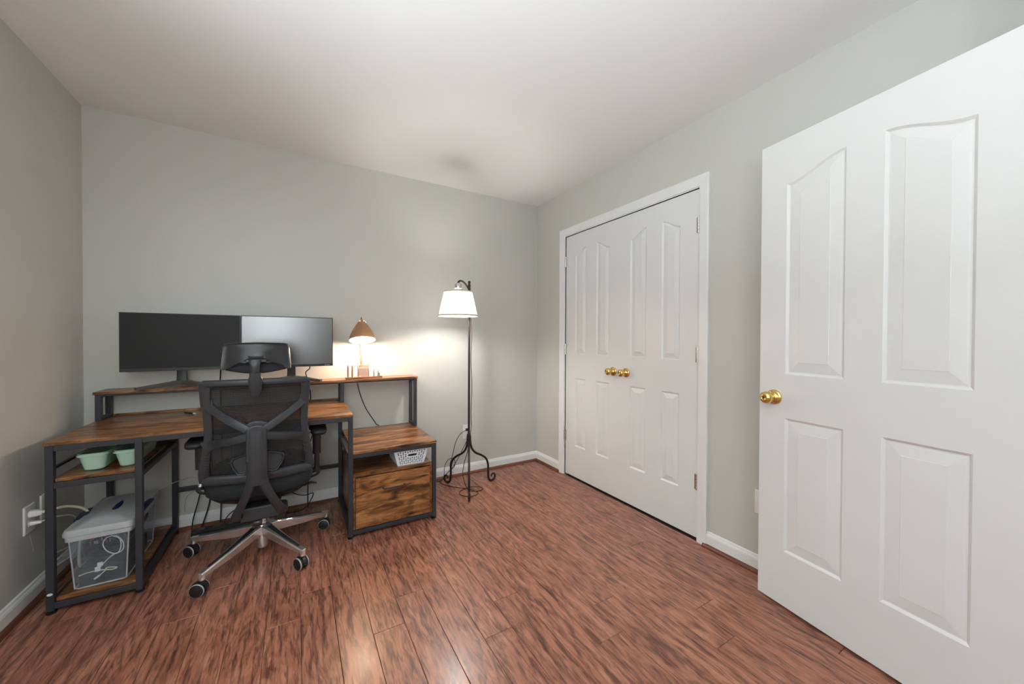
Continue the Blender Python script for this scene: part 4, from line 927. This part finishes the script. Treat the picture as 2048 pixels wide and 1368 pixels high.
# plate with oval grip hole
u0, u1 = slot[0]/NU, slot[1]/NU; v0, v1 = 0.06+0.88*slot[2]/NV, 0.06+0.88*slot[3]/NV
ring_o, ring_i = [], []
for k in range(40):
    a = 2*PI*k/40; c, s = math.cos(a), math.sin(a)
    rr = (abs(c)**20+abs(s)**20)**(-1/20); ring_o.append(fr_pt((u0+u1)/2+c*rr*(u1-u0)/2, (v0+v1)/2+s*rr*(v1-v0)/2))
    rr = (abs(c)**5+abs(s)**3)**(-1/4); ring_i.append(fr_pt((u0+u1)/2+c*rr*(u1-u0)*0.43, (v0+v1)/2+s*rr*(v1-v0)*0.34))
wf.rings([ring_o, ring_i], cap=False)
mk('front_wall', wf, bask, bk_, solid=0.0018)
mk('grip_rim', MB().tube(ring_i+[ring_i[0]], 0.0028, 8, cap=False), bask, bk_, smooth=60)
def lf_pt(u, v): 
    tp = 0.026*(1-v); return Vector((kx0+tp, kyb-0.010*(1-v)+(kyf-kyb+0.020*(1-v))*u, kz0+(kz1-kz0)*v))
def rt_pt(u, v):
    tp = 0.026*(1-v); return Vector((kx1-tp, kyb-0.010*(1-v)+(kyf-kyb+0.020*(1-v))*u, kz0+(kz1-kz0)*v))
def bk_pt(u, v):
    tp = 0.026*(1-v); return Vector((kx0+tp+(kx1-kx0-2*tp)*u, kyb-0.010*(1-v), kz0+(kz1-kz0)*v))
for f in (lf_pt, rt_pt): mk('side_wall', MB().add([f(0, 0), f(1, 0), f(1, 1), f(0, 1)], [(0, 1, 2, 3)]), bask, bk_, solid=0.002)
mk('rear_wall', wall_grid(bk_pt, 16, 6), bask, bk_, solid=0.0018)
mk('bottom', MB().add([lf_pt(0, 0), lf_pt(1, 0), rt_pt(1, 0), rt_pt(0, 0)], [(0, 1, 2, 3)]), bask, bk_, solid=0.002)
mk('dark_filler', MB().box(kx0+0.032, kx1-0.032, kyf+0.018, kyb-0.02, kz0+0.003, kz1-0.014), cordb, bk_, 0.006)  # dark block added inside the basket so holes and grip slot look shaded
mk('rim', MB().tube([lf_pt(1, 1), lf_pt(0, 1), rt_pt(0, 1), rt_pt(1, 1), lf_pt(1, 1)], 0.003, 8), bask, bk_, smooth=60)

# ------------------------------------------------------------------ loose cords and small things
def loose(name, pts, r, mat, label, loc=None):
    t = thing(name, loc or pts[0], label, 'cable'); mk('cable', MB().tube(cat(pts, 6), r, 8), mat, t, smooth=60); return t
t = loose('power_cable', [(0.030, -0.497, 0.397), (0.060, -0.49, 0.398), (0.100, -0.46, 0.395), (0.14, -0.42, 0.36), (0.150, -0.40, 0.31), (0.125, -0.40, 0.22), (0.118, -0.40, 0.13), (0.118, -0.39, 0.075), (0.118, -0.34, 0.066)], 0.006, cordw, 'thick cream power cord curving from the left wall outlet')
mk('plug', MB().sweep([(0.0076, -0.497, 0.398), (0.030, -0.497, 0.398), (0.042, -0.496, 0.398)], [0.028, 0.026, 0.014], [0.030, 0.028, 0.016], Vector((0, 0, 1)), 12, 4), whitec, t, smooth=50)
t = loose('power_cable', [(0.036, -0.497, 0.356), (0.07, -0.45, 0.352), (0.09, -0.35, 0.30), (0.05, -0.28, 0.15), (0.033, -0.40, 0.16), (0.036, -0.45, 0.12), (0.07, -0.36, 0.115), (0.082, -0.30, 0.14), (0.085, -0.15, 0.10)], 0.0028, whitec, 'thin white power cord hanging from the lower socket of the left outlet')
mk('plug', MB().sweep([(0.0076, -0.497, 0.356), (0.022, -0.497, 0.356), (0.040, -0.496, 0.355)], [0.022, 0.020, 0.010], [0.018, 0.016, 0.010], Vector((0, 0, 1)), 12, 4), whitec, t, smooth=50)
loose('white_cable', [(0.355, -0.205, 0.33), (0.40, -0.10, 0.325), (0.46, -0.012, 0.315), (0.50, -0.014, 0.27), (0.47, -0.016, 0.24), (0.43, -0.018, 0.20), (0.42, -0.02, 0.12), (0.44, -0.02, 0.10)], 0.0028, cordw, 'cream cable looping behind the storage bin along the back wall')
loose('power_cable', [(0.498, -0.022, SZ-0.015), (0.500, -0.014, 0.80), (0.505, -0.012, 0.74), (0.508, -0.012, 0.70), (0.53, -0.014, 0.55), (0.56, -0.016, 0.35), (0.545, -0.020, 0.15), (0.51, -0.045, 0.01)], 0.0036, cordb, 'black monitor cable dropping behind the left end of the desk')
loose('power_cable', [(0.615, -0.100, 1.01), (0.608, -0.070, 0.95), (0.600, -0.025, 0.90), (0.600, -0.013, 0.86), (0.602, -0.012, 0.70), (0.605, -0.014, 0.30), (0.60, -0.04, 0.01)], 0.0034, cordb, 'black cable hanging below the left monitor behind the headrest')
loose('power_cable', [(1.085, -0.105, 1.00), (1.092, -0.085, 0.965), (1.068, -0.055, 0.935), (1.078, -0.016, 0.890), (1.085, -0.013, 0.84), (1.098, -0.012, 0.78), (1.098, -0.012, 0.60), (1.115, -0.014, 0.52), (1.09, -0.016, 0.40), (1.08, -0.03, 0.12), (1.08, -0.06, 0.006)], 0.0034, cordb, 'black cable hanging below the right monitor')
loose('power_cable', [(0.535, -0.020, 0.46), (0.525, -0.03, 0.36), (0.50, -0.05, 0.20), (0.475, -0.07, 0.08), (0.470, -0.09, 0.006)], 0.0032, cordb, 'black cord slanting to the floor beside the chair')
loose('power_cable', [(0.62, -0.14, 0.005), (0.64, -0.09, 0.06), (0.69, -0.07, 0.09), (0.70, -0.09, 0.06), (0.66, -0.11, 0.03), (0.72, -0.09, 0.045), (0.80, -0.10, 0.06)], 0.003, cordb, 'black cord looped on the floor under the desk')
loose('power_cable', [(0.98, -0.05, 0.13), (1.02, -0.045, 0.10), (1.07, -0.04, 0.085), (1.11, -0.05, 0.095), (1.10, -0.06, 0.06), (1.05, -0.08, 0.006), (0.95, -0.09, 0.006)], 0.003, cordb, 'black cord resting on the baseboard behind the chair')
t = thing('power_strip', (0.66, -0.135, 0.0), 'black power strip on the floor behind the chair base', 'power strip')
box('strip_body', 0.48, 0.86, -0.165, -0.115, 0.0005, 0.036, cordb, t, 0.006, 3)
for k in range(5): mk('socket', MB().box(0.51+k*0.07, 0.54+k*0.07, -0.155, -0.125, 0.0355, 0.0375), plast2, t, 0.001)
t = thing('power_adapter', (0.755, -0.14, 0.037), 'black plug adapter standing on the power strip under the desk', 'adapter')
mk('block', MB().box(0.730, 0.785, -0.165, -0.115, 0.0378, 0.125), cordb, t, 0.006, 3); mk('prongs', MB().box(0.75, 0.755, -0.143, -0.137, 0.03, 0.038).box(0.76, 0.765, -0.143, -0.137, 0.03, 0.038), silv, t)
t = thing('stylus', (0.50, -0.16, DZ), 'slim dark stylus with a white tip lying on the desktop', 'stylus')
mk('barrel', MB().tube([(0.452, -0.135, DZ+0.0052), (0.50, -0.185, DZ+0.0052)], 0.0042, 10), cordb, t, smooth=40)
mk('tip', MB().tube([(0.50, -0.185, DZ+0.0052), (0.512, -0.198, DZ+0.0045)], [0.004, 0.002], 10), whitec, t, smooth=40)
